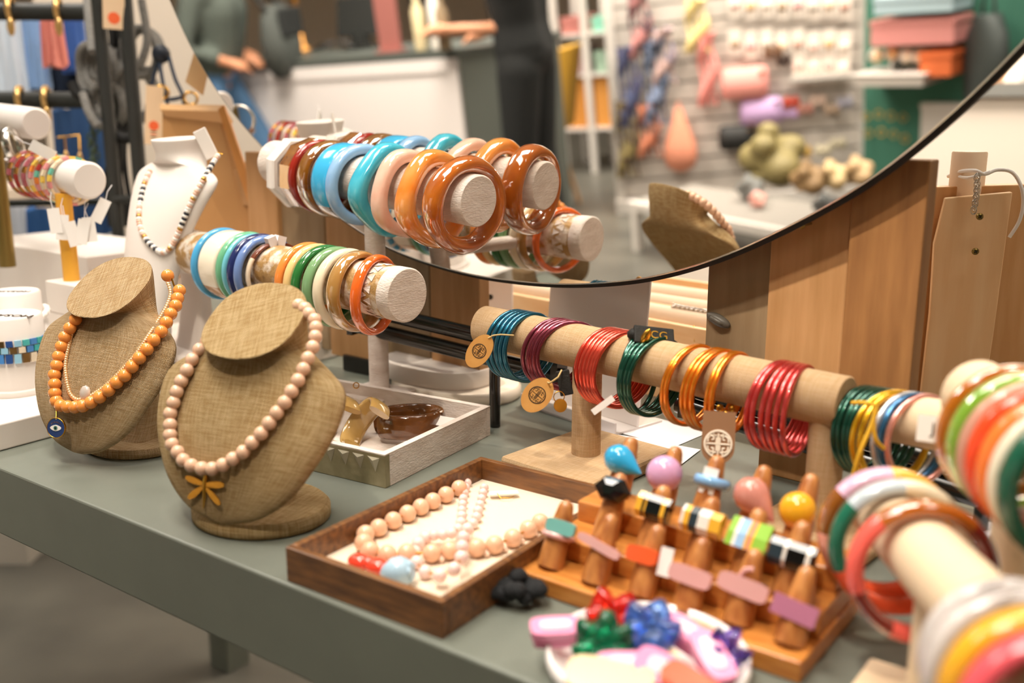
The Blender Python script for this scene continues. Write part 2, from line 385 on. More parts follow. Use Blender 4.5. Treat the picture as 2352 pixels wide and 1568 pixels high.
for b_ in (lo_bar,):
    part('end_cap', endw(b_, -.0006, .016), distress, st, True)
    part('end_cap', endw(b_, b_.L-.012, b_.L+.0006), distress, st, True)
    nd = MB()
    for i in range(14):                                           # carved triangles round the bar
        for t0, sg in ((.024, 1), (.038, -1)):
            a = 2*pi*i/14+(.22 if sg < 0 else 0); q = frame(b_.at(0), b_.d)
            pts = [(b_.r+.0008, a-.16, t0), (b_.r+.0008, a+.16, t0), (b_.r+.0008, a, t0+sg*.010), (b_.r+.0002, a, t0+sg*.003)]
            v = [q @ Vector((r*cos(aa), r*sin(aa), z)) for r, aa, z in pts]
            nd.add(v, [(0, 1, 3), (1, 2, 3), (2, 0, 3)], 0, False)
    part('carved_band', nd, distress, st, True)
pb = T(857, 925, .02); pr = .0115
pt = up_bar.at(up_bar.solve(857))
postb = Vector((pt.x, pt.y, pb.z))
part('post', MB().lathe([(pr+.001, -.003), (pr, .004), (pr, .10), (pr, pt.z-pb.z-.02)], 32, 0, Matrix.Translation(postb)), distress, st, True)
P2 = lo_bar.at(lo_bar.solve(857)); pc = Vector((P2.x, P2.y, P2.z-.012)); pfoot = Vector((T(857, 925, .02).x, T(857, 925, .02).y, TZ+.02))
pf = Vector((P2.x, P2.y, TZ+.02))
part('bracket', MB().tube([Vector((postb.x, postb.y, P2.z-.002)), Vector((P2.x, P2.y, P2.z-.002))], .008, 16), distress, st, True)
part('foot_plate', MB().box((-.034, -.034, -.0), (.034, .034, .014), 0, rotz(radians(-35), Vector((postb.x-.004, postb.y-.016, TZ+.006)))), distress, st, True, .001)
# tray of the stand, with its pieces set square to itself
tF = T(886, 1122); tang = radians(-31)
TU = Vector((cos(tang), sin(tang), 0)); TV = Vector((-sin(tang), cos(tang), 0))
trm = Matrix((TU, TV, UP)).transposed().to_4x4(); trm.translation = tF-TU*.235+Vector((0, 0, 0))
tr = thing('bangle_tray', 'shallow distressed white tray with a carved front holding the brown bangles', 'tray', trm)
tw, td, th = .235, .178, .031
part('tray_base', MB().box((.004, .004, 0), (tw-.004, td-.004, .006)), distress, tr)
part('front_side', MB().box((0, 0, 0), (tw, .007, th)), silverside, tr, bevel=.0008)
part('back_side', MB().box((0, td-.007, 0), (tw, td, th)), distress, tr, bevel=.0008)
for x in (0, tw-.007): part('end_side', MB().box((x, .007, 0), (x+.007, td-.007, th)), distress, tr, bevel=.0008)
part('rim_top', MB().box((0, 0, th), (tw, .007, th+.0012)).box((0, td-.007, th), (tw, td, th+.0012)).box((0, .007, th), (.007, td-.007, th+.0012)).box((tw-.007, .007, th), (tw, td-.007, th+.0012)), distress, tr)
for i in range(9):
    x = tw-.012-i*.0175
    mb = MB(); 
    for dz in (0,): mb.add([(x-.008, -.0002, th-.003), (x+.006, -.0002, th-.003), (x+.001, -.0002, th-.017), (x-.001, -.002, th-.006)], [(0, 1, 3), (1, 2, 3), (2, 0, 3)], 0, False)
    part('carved_notch', mb, mat('notch', 'B7AF98', .5), tr)
# --- cuffs lying in the tray
def cuff(P, rz, col, m, label, tx=0, ty=0, R=.031, ra=.004, rb=.013, gap=50, pw=2.4, tz=None):
    mb = MB().ring(R, ra, rb, 60, 14, pw, mi=0, a0=radians(gap), a1=2*pi-radians(gap))
    Mx = Matrix.Translation(P) @ Matrix.Rotation(rz, 4, 'Z') @ Matrix.Rotation(tx, 4, 'X') @ Matrix.Rotation(ty, 4, 'Y')
    o = mb.build('cuff_bracelet', m, None, Mx); tag(o, label, 'bracelet', 'cuffs lying in the white tray'); return o
brownp = mat('brown_resin', '7A4A22', .1, trans=.08, col2='5A3418', nscale=30, coat=.8)
honeyp = mat('honey_resin', 'C7A468', .14, trans=.08, col2='AF8A4C', nscale=30, coat=.8)
P = T(940, 965, .022); cuff(P+Vector((0, 0, -.001)), radians(195), 0, brownp, 'dark brown glossy open cuff lying flat in the white tray', tx=radians(6), R=.029, ra=.0045, rb=.0125, gap=22)
P = T(862, 990, .024); cuff(P+Vector((-.010, 0, .006)), radians(-75), 0, honeyp, 'honey coloured open cuff standing in the middle of the white tray', tx=radians(52), R=.021, gap=55, rb=.0115)
P = T(775, 975, .024); cuff(P+Vector((0, 0, .002)), radians(-60), 0, honeyp, 'honey coloured cuff in the white tray half hidden behind the front burlap bust', tx=radians(62), R=.021, gap=48, rb=.0115)
tgm = mat('price_tag', 'F3EEE9', .6)
P = T(1022, 968, .028); tag(MB().box((-.011, -.006, -.0004), (.011, .006, .0004), 0, Matrix.Translation(P) @ Matrix.Rotation(-.5, 4, 'Z') @ Matrix.Rotation(radians(35), 4, 'X')).build('price_tag', tgm), 'small white price tag on the dark brown cuff in the tray', 'tag')

# --- upper row of chunky resin bangles
G1 = 'chunky bangles on the upper bar'
amber = mat('amber_resin', 'D97A26', .08, trans=.28, col2='B4561A', nscale=22, coat=.8)
orange_m = mat('orange_marble', 'F58A2E', .1, trans=.12, col2='F9B062', nscale=22, coat=.8)
pinkm = gloss('pale_pink_marble', 'EDBBA4', 'F3CFBB')
turq = gloss('turquoise_marble', '3DAFCB', '57BFD4')
ltblue = gloss('light_blue_marble', '9DC4EA', '86B2E2')
bright = gloss('bright_blue', '3FB1E3'); drkb = mat('smoky_black', '2A1F14', .08, trans=.3, coat=.8)
brn = mat('brown_amber', '8C4E12', .06, trans=.45, col2='B87A22', nscale=25, coat=.8)
redd = gloss('dark_red', '97271B'); goldr = mat('gold_resin', 'C07A1E', .05, trans=.5, col2='8A4A10', nscale=60, coat=.8); beigep = gloss('beige_resin', 'F0C594')
whitep = gloss('white_resin', 'F5EDE7')
R_ = .0335
bangle_on(up_bar, 1068, R_, lambda: MB().ring(R_, .0080, .0130, 72, 14, 2.2, rfac=lambda a: 1+.12*cos(4*a+.8)), amber, 'translucent amber chunky bangle, last at the open end of the upper bar', G1, yaw=-4, tilt=2, extra=20)
bangle_on(up_bar, 1000, R_, lambda: MB().ring(R_, .0074, .0118, 72, 14, 2.6, sq=2.7), orange_m, 'bright orange marbled rounded-square bangle second from the open end of the upper bar', G1, extra=30, yaw=3)
bangle_on(up_bar, 940, R_, lambda: MB().ring(R_, .0064, .0100, 72, 14, 2.6, sq=2.6), pinkm, 'pale pink marbled bangle between the orange and turquoise ones', G1, extra=18)
bangle_on(up_bar, 894, R_, lambda: MB().ring(R_, .0066, .0112, 72, 14, 3, sq=2.9), turq, 'deep turquoise squared bangle on the upper bar', G1, extra=40)
bangle_on(up_bar, 832, R_, lambda: MB().ring(R_, .0062, .0085, 72, 14, 2.2), ltblue, 'light blue round bangle on the upper bar', G1, yaw=-5)
bangle_on(up_bar, 800, R_, lambda: MB().ring(R_, .0052, .0145, 72, 14, 4, seg=lambda a: 0 if (a < radians(140) or a > radians(235)) else 1), [bright, drkb], 'wide bright blue bangle with a smoky black lower part', G1, yaw=2)
bangle_on(up_bar, 764, R_, lambda: MB().ring(R_, .0054, .0115, 72, 14, 2.6), brn, 'glossy brown and gold tortoise bangle on the upper bar', G1, yaw=-3)
bangle_on(up_bar, 738, R_, lambda: MB().ring(R_, .0048, .0062, 72, 12, 2.0), redd, 'thin dark red bangle on the upper bar', G1, yaw=-5)
bangle_on(up_bar, 719, R_, lambda: MB().ring(R_, .0050, .0115, 10, 10, 3.5, smooth=False, seg=lambda a: 0 if a < radians(70) or a > radians(280) else (1 if a < radians(115) or a > radians(240) else 2)), [goldr, beigep, brn], 'faceted gold, beige and brown bangle on the upper bar', G1)
bangle_on(up_bar, 688, R_, lambda: MB().ring(R_, .0052, .0095, 8, 10, 3, smooth=False), whitep, 'white faceted octagonal bangle at the wall end of the upper bar', G1, yaw=-6, extra=22)
# --- lower row
G2 = 'bangles on the lower bar'
corange = mat('clear_orange', 'F46F26', .08, trans=.10, coat=.8, sss=0); cbrown = mat('clear_brown', 'BE8A45', .1, trans=.25, col2='CC9C5A', nscale=25, coat=.8)
def lo(px, mk, m, lab, R=.0330, **k): return bangle_on(lo_bar, px, R, mk, m, lab, G2, **k)
rd = lambda ra=.0040, rb=.0044, R=.0330, pw=2: (lambda: MB().ring(R, ra, rb, 72, 14, pw))
lo(862, rd(.0038, .0058), corange, 'clear bright orange bangle hanging at the open end of the lower bar', yaw=17, tilt=2)
lo(822, rd(.0042, .0085), cbrown, 'translucent caramel bangle beside the clear orange one', yaw=9)
lo(797, rd(.0044, .0066), gloss('cream_resin', 'F3E4C6'), 'glossy cream bangle on the lower bar between green and caramel ones')
lo(772, rd(.0044, .0066), gloss('sage_resin', '7FA877'), 'sage green bangle on the lower bar')
lo(748, rd(.0044, .0062), gloss('forest_resin', '2F7538'), 'dark green bangle on the lower bar', yaw=-3)
lo(727, rd(.0042, .0056), gloss('pale_yellow_resin', 'F5CE8C'), 'pale yellow bangle on the lower bar')
lo(707, rd(.0042, .0056), gloss('orange_resin', 'F29042'), 'opaque soft orange bangle on the lower bar beside the pale yellow one')
o_, m_ = lo(636, lambda: MB().ring(.0325, .0018, .0040, 60, 8, 3, seg=lambda a: 0 if a < radians(60) or a > radians(300) else 1), [mat('brown_strap', '74371A', .3, coat=.5), gloss('bone', 'E8D5BC')], 'slim brown and bone hinged bangle with a white paper bow', yaw=-8)
part('paper_bow', MB().box((.030, -.011, -.0045), (.042, -.001, .0045), 0, Matrix.Rotation(.3, 4, 'Z')).box((.030, .001, -.0045), (.042, .011, .0045), 0, Matrix.Rotation(-.3, 4, 'Z')), paper, o_)
lo(612, rd(.0042, .0055), gloss('periwinkle', '6F8CC4'), 'periwinkle blue bangle on the lower bar')
lo(597, rd(.0044, .0056), gloss('navy', '232F63'), 'navy blue glitter bangle on the lower bar')
lo(582, rd(.0038, .0036), gloss('aqua', '74C6D8'), 'thin aqua bangle on the lower bar')
lo(571, rd(.0044, .0052), gloss('jade', '6DB58C'), 'jade green bangle on the lower bar')
lo(541, lambda: MB().ring(.0325, .0036, .0165, 72, 12, 5, seg=lambda a: 1 if radians(120) < a < radians(240) else 0), [gloss('ivory', 'F6EAD5'), mat('tan_resin', 'C79055', .15, coat=.6)], 'very wide ivory cuff with a tan underside', R=.0325)
lo(513, lambda: MB().ring(.0335, .0042, .0050, 72, 14, 2, seg=lambda a: 1 if (a*4.5 % 1.6) < .45 and radians(30) < a < radians(170) else 0), [gloss('sky_blue', '4FA8DC'), whitep], 'sky blue bangle with white pieces at the far end of the lower bar', R=.0335)
# ---------------------------------------------------------------- necklace busts
def spline_rows(rows, k=5):
    return cat_rows(rows, k)
def cat_rows(rows, k):
    n = len(rows); out = []
    for i in range(n-1):
        g = lambda j: rows[max(0, min(n-1, j))]
        a, b, c, d = g(i-1), g(i), g(i+1), g(i+2)
        for q in range(k):
            t = q/k; out.append([.5*((2*y)+(z-x)*t+(2*x-5*y+4*z-w)*t*t+(3*y-x-3*z+w)*t*t*t) for x, y, z, w in zip(a, b, c, d)])
    out.append(list(rows[-1])); return out
def bust_mb(rows, Mx, k=5, n=48, pw=2.3):
    """rows: y, z, section angle, half width, front bulge, back bulge (negative = hollow)"""
    rings = []
    for y, z, a, w, b, bb in cat_rows(rows, k):
        e = Vector((0, cos(radians(a)), sin(radians(a)))); c = Vector((0, y, z)); ro = []
        for j in range(n):
            th = 2*pi*j/n; cx_, sy_ = cos(th), sin(th)
            x = math.copysign(abs(cx_)**(2/pw), cx_)*w
            f = (max(0, 1-(abs(x)/max(w, 1e-6))**2.3))**(1/2.0) if False else abs(sy_)**(2/pw)
            if sy_ >= 0: d = f*b
            else:
                d = -f*bb if bb > 0 else f*(-bb)-.0045*min(1, f*3)*0
            if sy_ < 0: d -= .003*min(1, f*4)
            ro.append(Mx @ (c+Vector((x, 0, 0))+e*d))
        rings.append(ro)
    return MB().loft(rings)
def make_bust(base, ang, sc, rows, m, label, base_r=(.054, .040), base_h=.010, cat='bust', stem=((-.018, .055), (.02, .012)), pw=2.3, plate=True, boff=(0, 0)):
    Mx = rotz(ang, base)
    root = thing('necklace_bust', label, cat, Mx)
    S_ = Matrix.Scale(sc, 4)
    mb = bust_mb(rows, Mx @ S_, pw=pw)
    part('body', mb, m, root, True)
    if plate:
        n = 56
        prof = [(.94, 0), (1, .002), (1, base_h-.003), (.95, base_h)]
        part('base', MB().loft([[(base_r[0]*k*cos(2*pi*j/n)*sc+boff[0], base_r[1]*k*sin(2*pi*j/n)*sc+boff[1], z*sc) for j in range(n)] for k, z in prof]), m, root)
        (y0, z0), (hw, hd) = stem
        rings = []
        for i in range(9):
            t = i/8; yy = y0*t+boff[1]*(1-t)-.006*sin(pi*t); zz = base_h*.6+(z0-base_h*.6)*t
            w = hw*(1+.35*(1-t)**2); d = hd*(1+.5*(1-t)**2)
            rings.append([((boff[0]*(1-t)+w*math.copysign(abs(cos(q))**.6, cos(q)))*sc, (yy+d*math.copysign(abs(sin(q))**.6, sin(q)))*sc, zz*sc) for q in [2*pi*j/24 for j in range(24)]])
        part('support', MB().loft(rings), m, root)
    bv = BVHTree.FromPolygons([v.copy() for v in mb.v], mb.f)
    return root, bv
def beads_on(root, bv, pts, r, name, m, d0, conv, lift=.92, meshes=None, skip=()):
    """beads resting on a bust: each lies on the bust's real surface, those beyond its outline keep their neighbours' distance"""
    hits = []
    for x, y in pts:
        px, py = conv(x, y); dr = ray(px, py); L_ = dr.length; h = bv.ray_cast(CAM, dr.normalized())
        if h[0] is not None and (h[1].z < .55 or h[0].z < root.matrix_basis.translation.z+.13):
            nn = h[1]; c = abs(dr.normalized().dot(nn)); t = (h[3]-r*lift/max(.45, c))/L_
        else: t = None
        hits.append([px, py, t])
    idx = [i for i, h in enumerate(hits) if h[2] is not None]
    out = []
    for i, h in enumerate(hits):
        if h[2] is None:
            lo_ = [j for j in idx if j < i]; hi_ = [j for j in idx if j > i]
            if lo_ and hi_: a, b = lo_[-1], hi_[0]; h2 = hits[a][2]+(hits[b][2]-hits[a][2])*(i-a)/(b-a)
            elif lo_: h2 = hits[lo_[-1]][2]+.004*(i-lo_[-1])
            elif hi_: h2 = hits[hi_[0]][2]+.004*(hi_[0]-i)
            else: h2 = d0
        else: h2 = h[2]
        out.append(W(h[0], h[1], h2))
    return out
NECK = [(.066, .014, 34, .006, .002, .000), (.063, .021, 32, .034, .006, -.001), (.054, .039, 31, .060, .014, -.006), (.041, .066, 30, .078, .021, -.012), (.026, .092, 29, .088, .024, -.015),
        (.012, .116, 28, .087, .025, -.012), (.003, .131, 24, .066, .027, .002), (.001, .144, 6, .0440, .031, .020), (.004, .155, -16, .0400, .033, .030), (.010, .166, -34, .0435, .040, .040), (.011, .1675, -36, .0430, .0395, .0395)]
BA = UA+pi      # local y of a bust looks out over the table's front edge
b1c = T(603, 1165); b1c = Vector((b1c.x, b1c.y, TZ))
bust1, bv1 = make_bust(b1c+U*.010+VV*.002, UA+pi+radians(13), 1.0, NECK, burlap2, 'tan burlap necklace bust with peach beads, nearer of the two burlap busts', boff=(0, .014), base_r=(.060, .052), base_h=.013)
conv1 = lambda x, y: (60+x/2.306, 560+y/2.306)
nk = [(1445, 325), (1478, 343), (1500, 370), (1528, 402), (1535, 443), (1532, 492), (1518, 547), (1493, 605), (1468, 663), (1440, 722), (1405, 780), (1370, 838), (1327, 893), (1287, 948), (1244, 1003), (1197, 1052), (1149, 1102), (1095, 1138), (1042, 1170), (985, 1190), (930, 1188), (876, 1172), (832, 1144), (803, 1102), (773, 1060), (763, 1010), (763, 957), (764, 897), (781, 840), (798, 782), (822, 726), (852, 669), (880, 613), (918, 560), (958, 512)]
peach = gloss('peach_bead', 'E8BFA2', rough=.2)
P1 = beads_on(bust1, bv1, nk, .0056, 'bead', peach, .85, conv1)
n1 = thing('bead_necklace', 'necklace of round peach beads with a gold dragonfly on the nearer burlap bust', 'necklace', Matrix.Translation(P1[19]))
bm_ = beadmesh(.0057, peach)
for p in P1: inst('bead', bm_, n1, p)
part('cord', MB().tube(P1, .0008, 6), brass, n1, True)
def at_bv(bv, px, py, off=.001, d0=.8):
    dr = ray(px, py).normalized(); h = bv.ray_cast(CAM, dr)
    if h[0] is None: return W(px, py, d0), Vector((-U.y*0, 0, 0))-VV
    return h[0]-dr*off, h[1] if h[1].dot(dr) < 0 else -h[1]
P, Nn = at_bv(bv1, 472, 1122, .002)
fly = MB(); F_ = frame(P, Nn, UP)
fly.tube([(.011, 0, 0), (.006, 0, .001), (-.002, 0, .001), (-.016, .001, .0005)], [.0014, .0020, .0016, .0006], 8, mi=0, Mx=F_)
for sg in (1, -1):
    for (x, y, a, L_) in ((.005, .0095, 8, .0105), (-.004, .0085, -38, .010)):
        q = F_ @ Matrix.Translation((x, sg*y, .001)) @ Matrix.Rotation(sg*radians(90-a), 4, 'Z')
        fly.prism([(L_*cos(t), .0026*sin(t)*(1+.3*cos(t))) for t in [2*pi*i/14 for i in range(14)]], -.0004, .0006, 0, q)
part('dragonfly_charm', fly, gold, n1, True)
# second bust, to the left
b2c = T(302, 1025)
bust2, bv2 = make_bust(Vector((b2c.x, b2c.y, TZ)), UA+pi+radians(9), .99, NECK, burlap, 'tan burlap necklace bust with orange beads, farther left of the two burlap busts')
nk2 = [(750, 168), (812, 247), (802, 288), (792, 327), (766, 370), (743, 415), (716, 464), (676, 509), (640, 557), (600, 604), (561, 650), (522, 697), (480, 733), (437, 774), (390, 811), (344, 839), (301, 858), (259, 864), (220, 862), (184, 856), (160, 832), (152, 790), (151, 742), (150, 693), (162, 644), (172, 596), (187, 543), (205, 494), (232, 446), (262, 399), (284, 350)]
tang_ = gloss('tangerine_bead', 'F29A4A', rough=.2)
P2_ = beads_on(bust2, bv2, nk2, .006, 'bead', tang_, 1.0, conv1)
n2 = thing('bead_necklace', 'necklace of orange beads with a round blue eye pendant on the left burlap bust', 'necklace', Matrix.Translation(P2_[17]))
bm2 = beadmesh(.0062, tang_)
for p in P2_: inst('bead', bm2, n2, p)
part('cord', MB().tube(P2_[1:], .0008, 6), gold, n2, True)
ch = [P2_[0]+(P2_[1]-P2_[0])*t+Vector((0, 0, .004*sin(7*t))) for t in [i/12 for i in range(13)]]
part('extender_chain', MB().tube(ch, .0009, 6), gold, n2, True)
P, Nn = at_bv(bv2, 131, 982, .004, .97); P = P if Nn.length > .5 else W(131, 982, .93)
P = W(131, 982, proj(P2_[19])[2]-.006)
F_ = frame(P, (CAM-P).normalized()*.8+(-VV)*.5+Vector((-.25, 0, 0)), UP)
pd = part('pendant', MB().lathe([(.0092, 0), (.0092, .0018)], 40, 0, F_), mat('eye_blue', '27386F', .25, coat=.6), n2, True)
def sub(name, mb, m, parent, root):                                # a piece of a part, given in world coordinates
    o = mb.build(name, m); o.parent = parent; o.matrix_local = (INVM(root) @ Matrix.Identity(4)) if False else (parent.matrix_basis.inverted() @ INVM(root)); return o
sub('gold_rim', MB().ring(.0089, .0005, .0012, 40, 8, Mx=F_ @ Matrix.Translation((0, 0, .001))), gold, pd, n2)
eye = [(.0008*0+.0030*sin(t), .0058*cos(t)) for t in [2*pi*i/24 for i in range(24)]]
sub('eye_white', MB().prism([(x*(1-.25*abs(y)/.0058), y) for x, y in eye], .0018, .0022, 0, F_), whitep, pd, n2)
sub('iris', MB().lathe([(.0020, .0022), (.0020, .0025)], 20, 0, F_), mat('iris_green', '4E7E78', .3), pd, n2)
sub('pupil', MB().lathe([(.0009, .0025), (.0009, .0027)], 14, 0, F_), blackm, pd, n2)
lash = MB()
for i in range(9):
    a = radians(-48+12*i); lash.tube([(.0046*cos(a)+.0002, .0058*sin(a), .0020), (.0062*cos(a), .0066*sin(a), .0020)], .00018, 5, Mx=F_)
sub('lashes', lash, gold, pd, n2)
part('jump_ring', MB().tube([P2_[20], P2_[20]*.5+P*.5+Vector((0, 0, .004)), P+Vector((0, 0, .008))], .0007, 6), gold, n2, True)
gc = cat_rom([(735, 178), (752, 210), (765, 260), (748, 320), (703, 400), (645, 490), (585, 580), (510, 665), (430, 745), (352, 800), (300, 822), (262, 822), (232, 790), (214, 720), (208, 640), (222, 555), (244, 470), (278, 385)], 9)
seq = [gc[0]]
gc = [(p[0], p[1]) for p in [Vector((a[0], a[1], 0)) for a in gc]]
out = [gc[0]]
for p in gc:
    while math.dist(out[-1], p) > 12.5:
        d = math.dist(out[-1], p); out.append((out[-1][0]+(p[0]-out[-1][0])*12.5/d, out[-1][1]+(p[1]-out[-1][1])*12.5/d))
GP = beads_on(bust2, bv2, out, .0016, 'bead', gold, 1.0, conv1)
n3 = thing('gold_chain_necklace', 'fine gold ball necklace with a milky stone, inside the orange beads', 'necklace', Matrix.Translation(GP[len(GP)//2]))
gb = beadmesh(.0021, mat('pale_gold', 'F2C896', .3, metal=.5), 10, 6)
for p in GP[:290]: inst('ball', gb, n3, p)
P, Nn = at_bv(bv2, 60+312/2.306, 560+790/2.306, .004)
part('stone', MB().sphere((0, 0, 0), .0075, 12, 8, 0, (1, .85, .5), frame(P, Nn, UP)), mat('milky_stone', 'F4E8DD', .15, trans=.4, coat=.6), n3, True)

# white bust behind
WR = [(.060, .006, 12, .040, .010, .010), (.062, .06, 14, .047, .020, .012), (.054, .11, 18, .056, .024, .010), (.040, .16, 22, .067, .026, .004), (.022, .205, 28, .084, .026, -.004), (.006, .236, 32, .096, .022, -.012),
      (.000, .249, 26, .074, .022, .002), (-.001, .256, 12, .043, .028, .022), (.000, .272, 0, .031, .029, .028), (.002, .2885, -4, .0345, .031, .031), (.002, .2905, -4, .033, .030, .030)]
wq = W(412, 338, 1.22)
bust3, bv3 = make_bust(Vector((wq.x, wq.y, TZ+.030)), UA+pi-radians(6), .93, WR, white, 'tall white necklace bust with a beaded necklace, behind the burlap busts', stem=((-.004, .15), (.026, .010)), base_r=(.06, .05))
wl = cat_rom([(500, 358), (487, 378), (470, 408), (452, 440), (436, 472), (420, 510), (405, 545), (392, 568), (375, 580), (355, 570), (337, 552), (324, 528), (319, 500), (322, 465), (328, 435), (337, 408), (348, 388)], 12)
out = [(wl[0][0], wl[0][1])]; wl = [(float(p[0]), float(p[1])) for p in [Vector((a[0], a[1], 0)) for a in wl]]
for p in wl:
    while math.dist(out[-1], p) > 6.3:
        d = math.dist(out[-1], p); out.append((out[-1][0]+(p[0]-out[-1][0])*6.3/d, out[-1][1]+(p[1]-out[-1][1])*6.3/d))
WP = beads_on(bust3, bv3, out, .0025, 'bead', white, 1.2, lambda x, y: (x, y))
n4 = thing('bead_necklace', 'necklace of small white, pink, gold and black beads on the white bust', 'necklace', Matrix.Translation(WP[len(WP)//2]))
wm = [mat('b_white', 'F4EEE8', .3), mat('b_pink', 'E3B9A2', .3), mat('b_gold', 'C79A50', .3, metal=.8), mat('b_black', '2B2B33', .3)]
bms = [MB().lathe([(.0022, -.0016), (.0029, -.0009), (.0029, .0009), (.0022, .0016)], 12).mesh('bead', m) for m in wm]
pat = [0, 1, 0, 0, 3, 0, 3, 0, 3, 0, 2, 1, 0, 1, 0, 1, 1, 0, 2, 1]
for i, p in enumerate(WP):
    q = WP[min(i+1, len(WP)-1)]-WP[max(i-1, 0)]
    inst('bead', bms[pat[i % 20]], n4, p, frame(p, q) @ Matrix.Scale(1.15, 4))
part('clasp', MB().tube([WP[0], WP[0]+Vector((0, .0, .004)), WP[0]+Vector((.006, .0, .002))], .0008, 6), gold, n4, True)
P = W(473, 330, 1.20)
tag(MB().box((-.008, -.002, -.018), (.008, .002, .018), 0, Matrix.Translation(P) @ Matrix.Rotation(radians(-24), 4, 'Y')).build('necklace_card', white2, None, None, .001), 'white card holder clipped to the back of the white bust neck', 'holder')

# ---------------------------------------------------------------- white displays at the left
def ubox(name, root, P, du, dv, z0, z1, m, bevel=.0015, ang=UA):
    """box whose nearest corner (towards +U, -V) stands at P"""
    Mx = rotz(ang, (P.x, P.y, 0)); return part(name, MB().box((-du, 0, z0+TZ), (0, dv, z1+TZ)), m, root, False, bevel, INVM(root) @ Mx)
def utop(px, py, z): P = T(px, py, z); return P
rs = thing('display_riser', 'long low white riser under the left displays on the table', 'riser', Matrix.Translation(T(110, 1002, 0)))
# its right side runs back along the table's depth
pA = T(0, 1037, 0); e = pA-VV*(.06)
ubox('riser_block', rs, e, .55, .46, 0.0005, .028, white2)
rs2 = thing('display_riser', 'second white platform carrying the white bust behind the burlap busts', 'riser', Matrix.Translation(T(470, 905, 0)))
ubox('riser_block', rs2, T(470, 900, 0), .25, .30, 0.0005, .030, white2)
def cyl(name, root, px, py, d, r, h, m, mb=None):
    """upright cylinder whose top centre shows at a pixel"""
    P = W(px, py, d); return part(name, MB().lathe([(r*.99, -h), (r, -h+.002), (r, -.002), (r-.0015, 0)], 48, 0, Matrix.Translation(P)), m, root, True)
def tile_ring(label, c, r, ntile, w, h, mats, seq, ax=(0, 0, 1), group=None, phase=0, name='tile_bracelet', dome=0):
    root = thing(name, label, 'bracelet', frame(c, ax), group)
    me = [MB().box((-.0016, -w/2, -h/2), (.0014, w/2, h/2)).mesh('tile', m) for m in mats]
    for i in range(ntile):
        a = 2*pi*i/ntile+phase
        o = bpy.data.objects.new('tile', me[seq[i % len(seq)]]); COL.objects.link(o); o.parent = root
        o.matrix_local = Matrix.Rotation(a, 4, 'Z') @ Matrix.Translation((r, 0, 0))
    return root
blue_t = [mat('t_navy', '2F5496', .25, coat=.5), mat('t_blue', '4C8BD0', .25, coat=.5), mat('t_teal', '4CB8B8', .25, coat=.5), mat('t_sky', '9ACDE8', .25, coat=.5), mat('t_gold', 'B49463', .2, metal=.9), mat('t_cream', 'EBDCC4', .25, coat=.5)]
# front cuff roll display: cylinder with a printed top
d1 = thing('cylinder_display', 'white cylinder bracelet display with upside-down lettering on its top, front left', 'display', Matrix.Translation(T(45, 905, .028)))
cy = T(42, 893, .028); r1 = .033; ctop = W(35, 742, proj(cy)[2]-.005)
cyl_h = ctop.z-TZ-.034
C1 = Vector((cy.x, cy.y, TZ+.028)); ctz = .335+0
part('cylinder', MB().lathe([(r1, .006), (r1, .084), (r1-.002, .086)], 56, 0, Matrix.Translation(C1)), white, d1, True)
part('foot', MB().lathe([(r1+.007, 0), (r1+.008, .002), (r1+.007, .006)], 56, 0, Matrix.Translation(C1)), white, d1, True)
text('MOSAIKO', .0150, ink, d1, Matrix.Translation(C1+Vector((-.002, -.008, .0864))) @ Matrix.Rotation(pi+radians(-8), 4, 'Z'))
for i, (z, lab, sq) in enumerate(((.058, 'upper blue, teal and gold tile bracelet on the front white cylinder', [1, 2, 0, 1, 4, 0, 3, 2]), (.051, 'middle tile bracelet with teal and sky tiles on the front white cylinder', [2, 2, 3, 4, 5, 1]), (.042, 'lower bracelet of tall navy and blue tiles on the front white cylinder', [0, 1, 0, 3, 4, 5]))):
    tile_ring(lab, C1+Vector((0, 0, z)), r1+.0018, 26, .0068, .0065 if i < 2 else .010, blue_t, sq, (.02*i-.02, .03, 1), 'tile bracelets on the front white cylinder', .1*i)
part('white_ring_strap', MB().ring(r1, .0012, .002, 48, 8, Mx=Matrix.Translation(C1+Vector((0, 0, .066)))), white, d1, True) if False else None
d2 = thing('cylinder_display', 'white cylinder display with lettering half out of frame at the left edge', 'display', Matrix.Translation(W(20, 760, 1.2)))
C2 = Vector((W(28, 668, 1.16).x, W(28, 668, 1.16).y, TZ+.028)); h2 = W(28, 668, 1.16).z-C2.z
part('cylinder', MB().lathe([(.030, .006), (.030, h2-.002), (.028, h2)], 56, 0, Matrix.Translation(C2)), white, d2, True)
part('foot', MB().lathe([(.037, 0), (.037, .006)], 56, 0, Matrix.Translation(C2)), white, d2, True)
text('MOSAIKO', .0105, ink, d2, Matrix.Translation(C2+Vector((.0, -.004, h2+.0003))) @ Matrix.Rotation(pi, 4, 'Z'))
bw = thing('bead_bracelet', 'white pearl bracelet with a gold charm on the rear white cylinder', 'bracelet', Matrix.Translation(C2+Vector((0, 0, h2-.03))))
bme = beadmesh(.0042, gloss('pearl', 'F6EFE8'), 10, 8)
for i in range(30):
    a = 2*pi*i/30; inst('bead', bme, bw, C2+Vector((.0345*cos(a), .0345*sin(a), h2-.028+.004*sin(a*2))))
part('charm', MB().sphere((0, 0, 0), .003, 10, 6, 0, (1, 1, 1.3), Matrix.Translation(C2+Vector((.01, -.037, h2-.033)))), gold, bw, True)
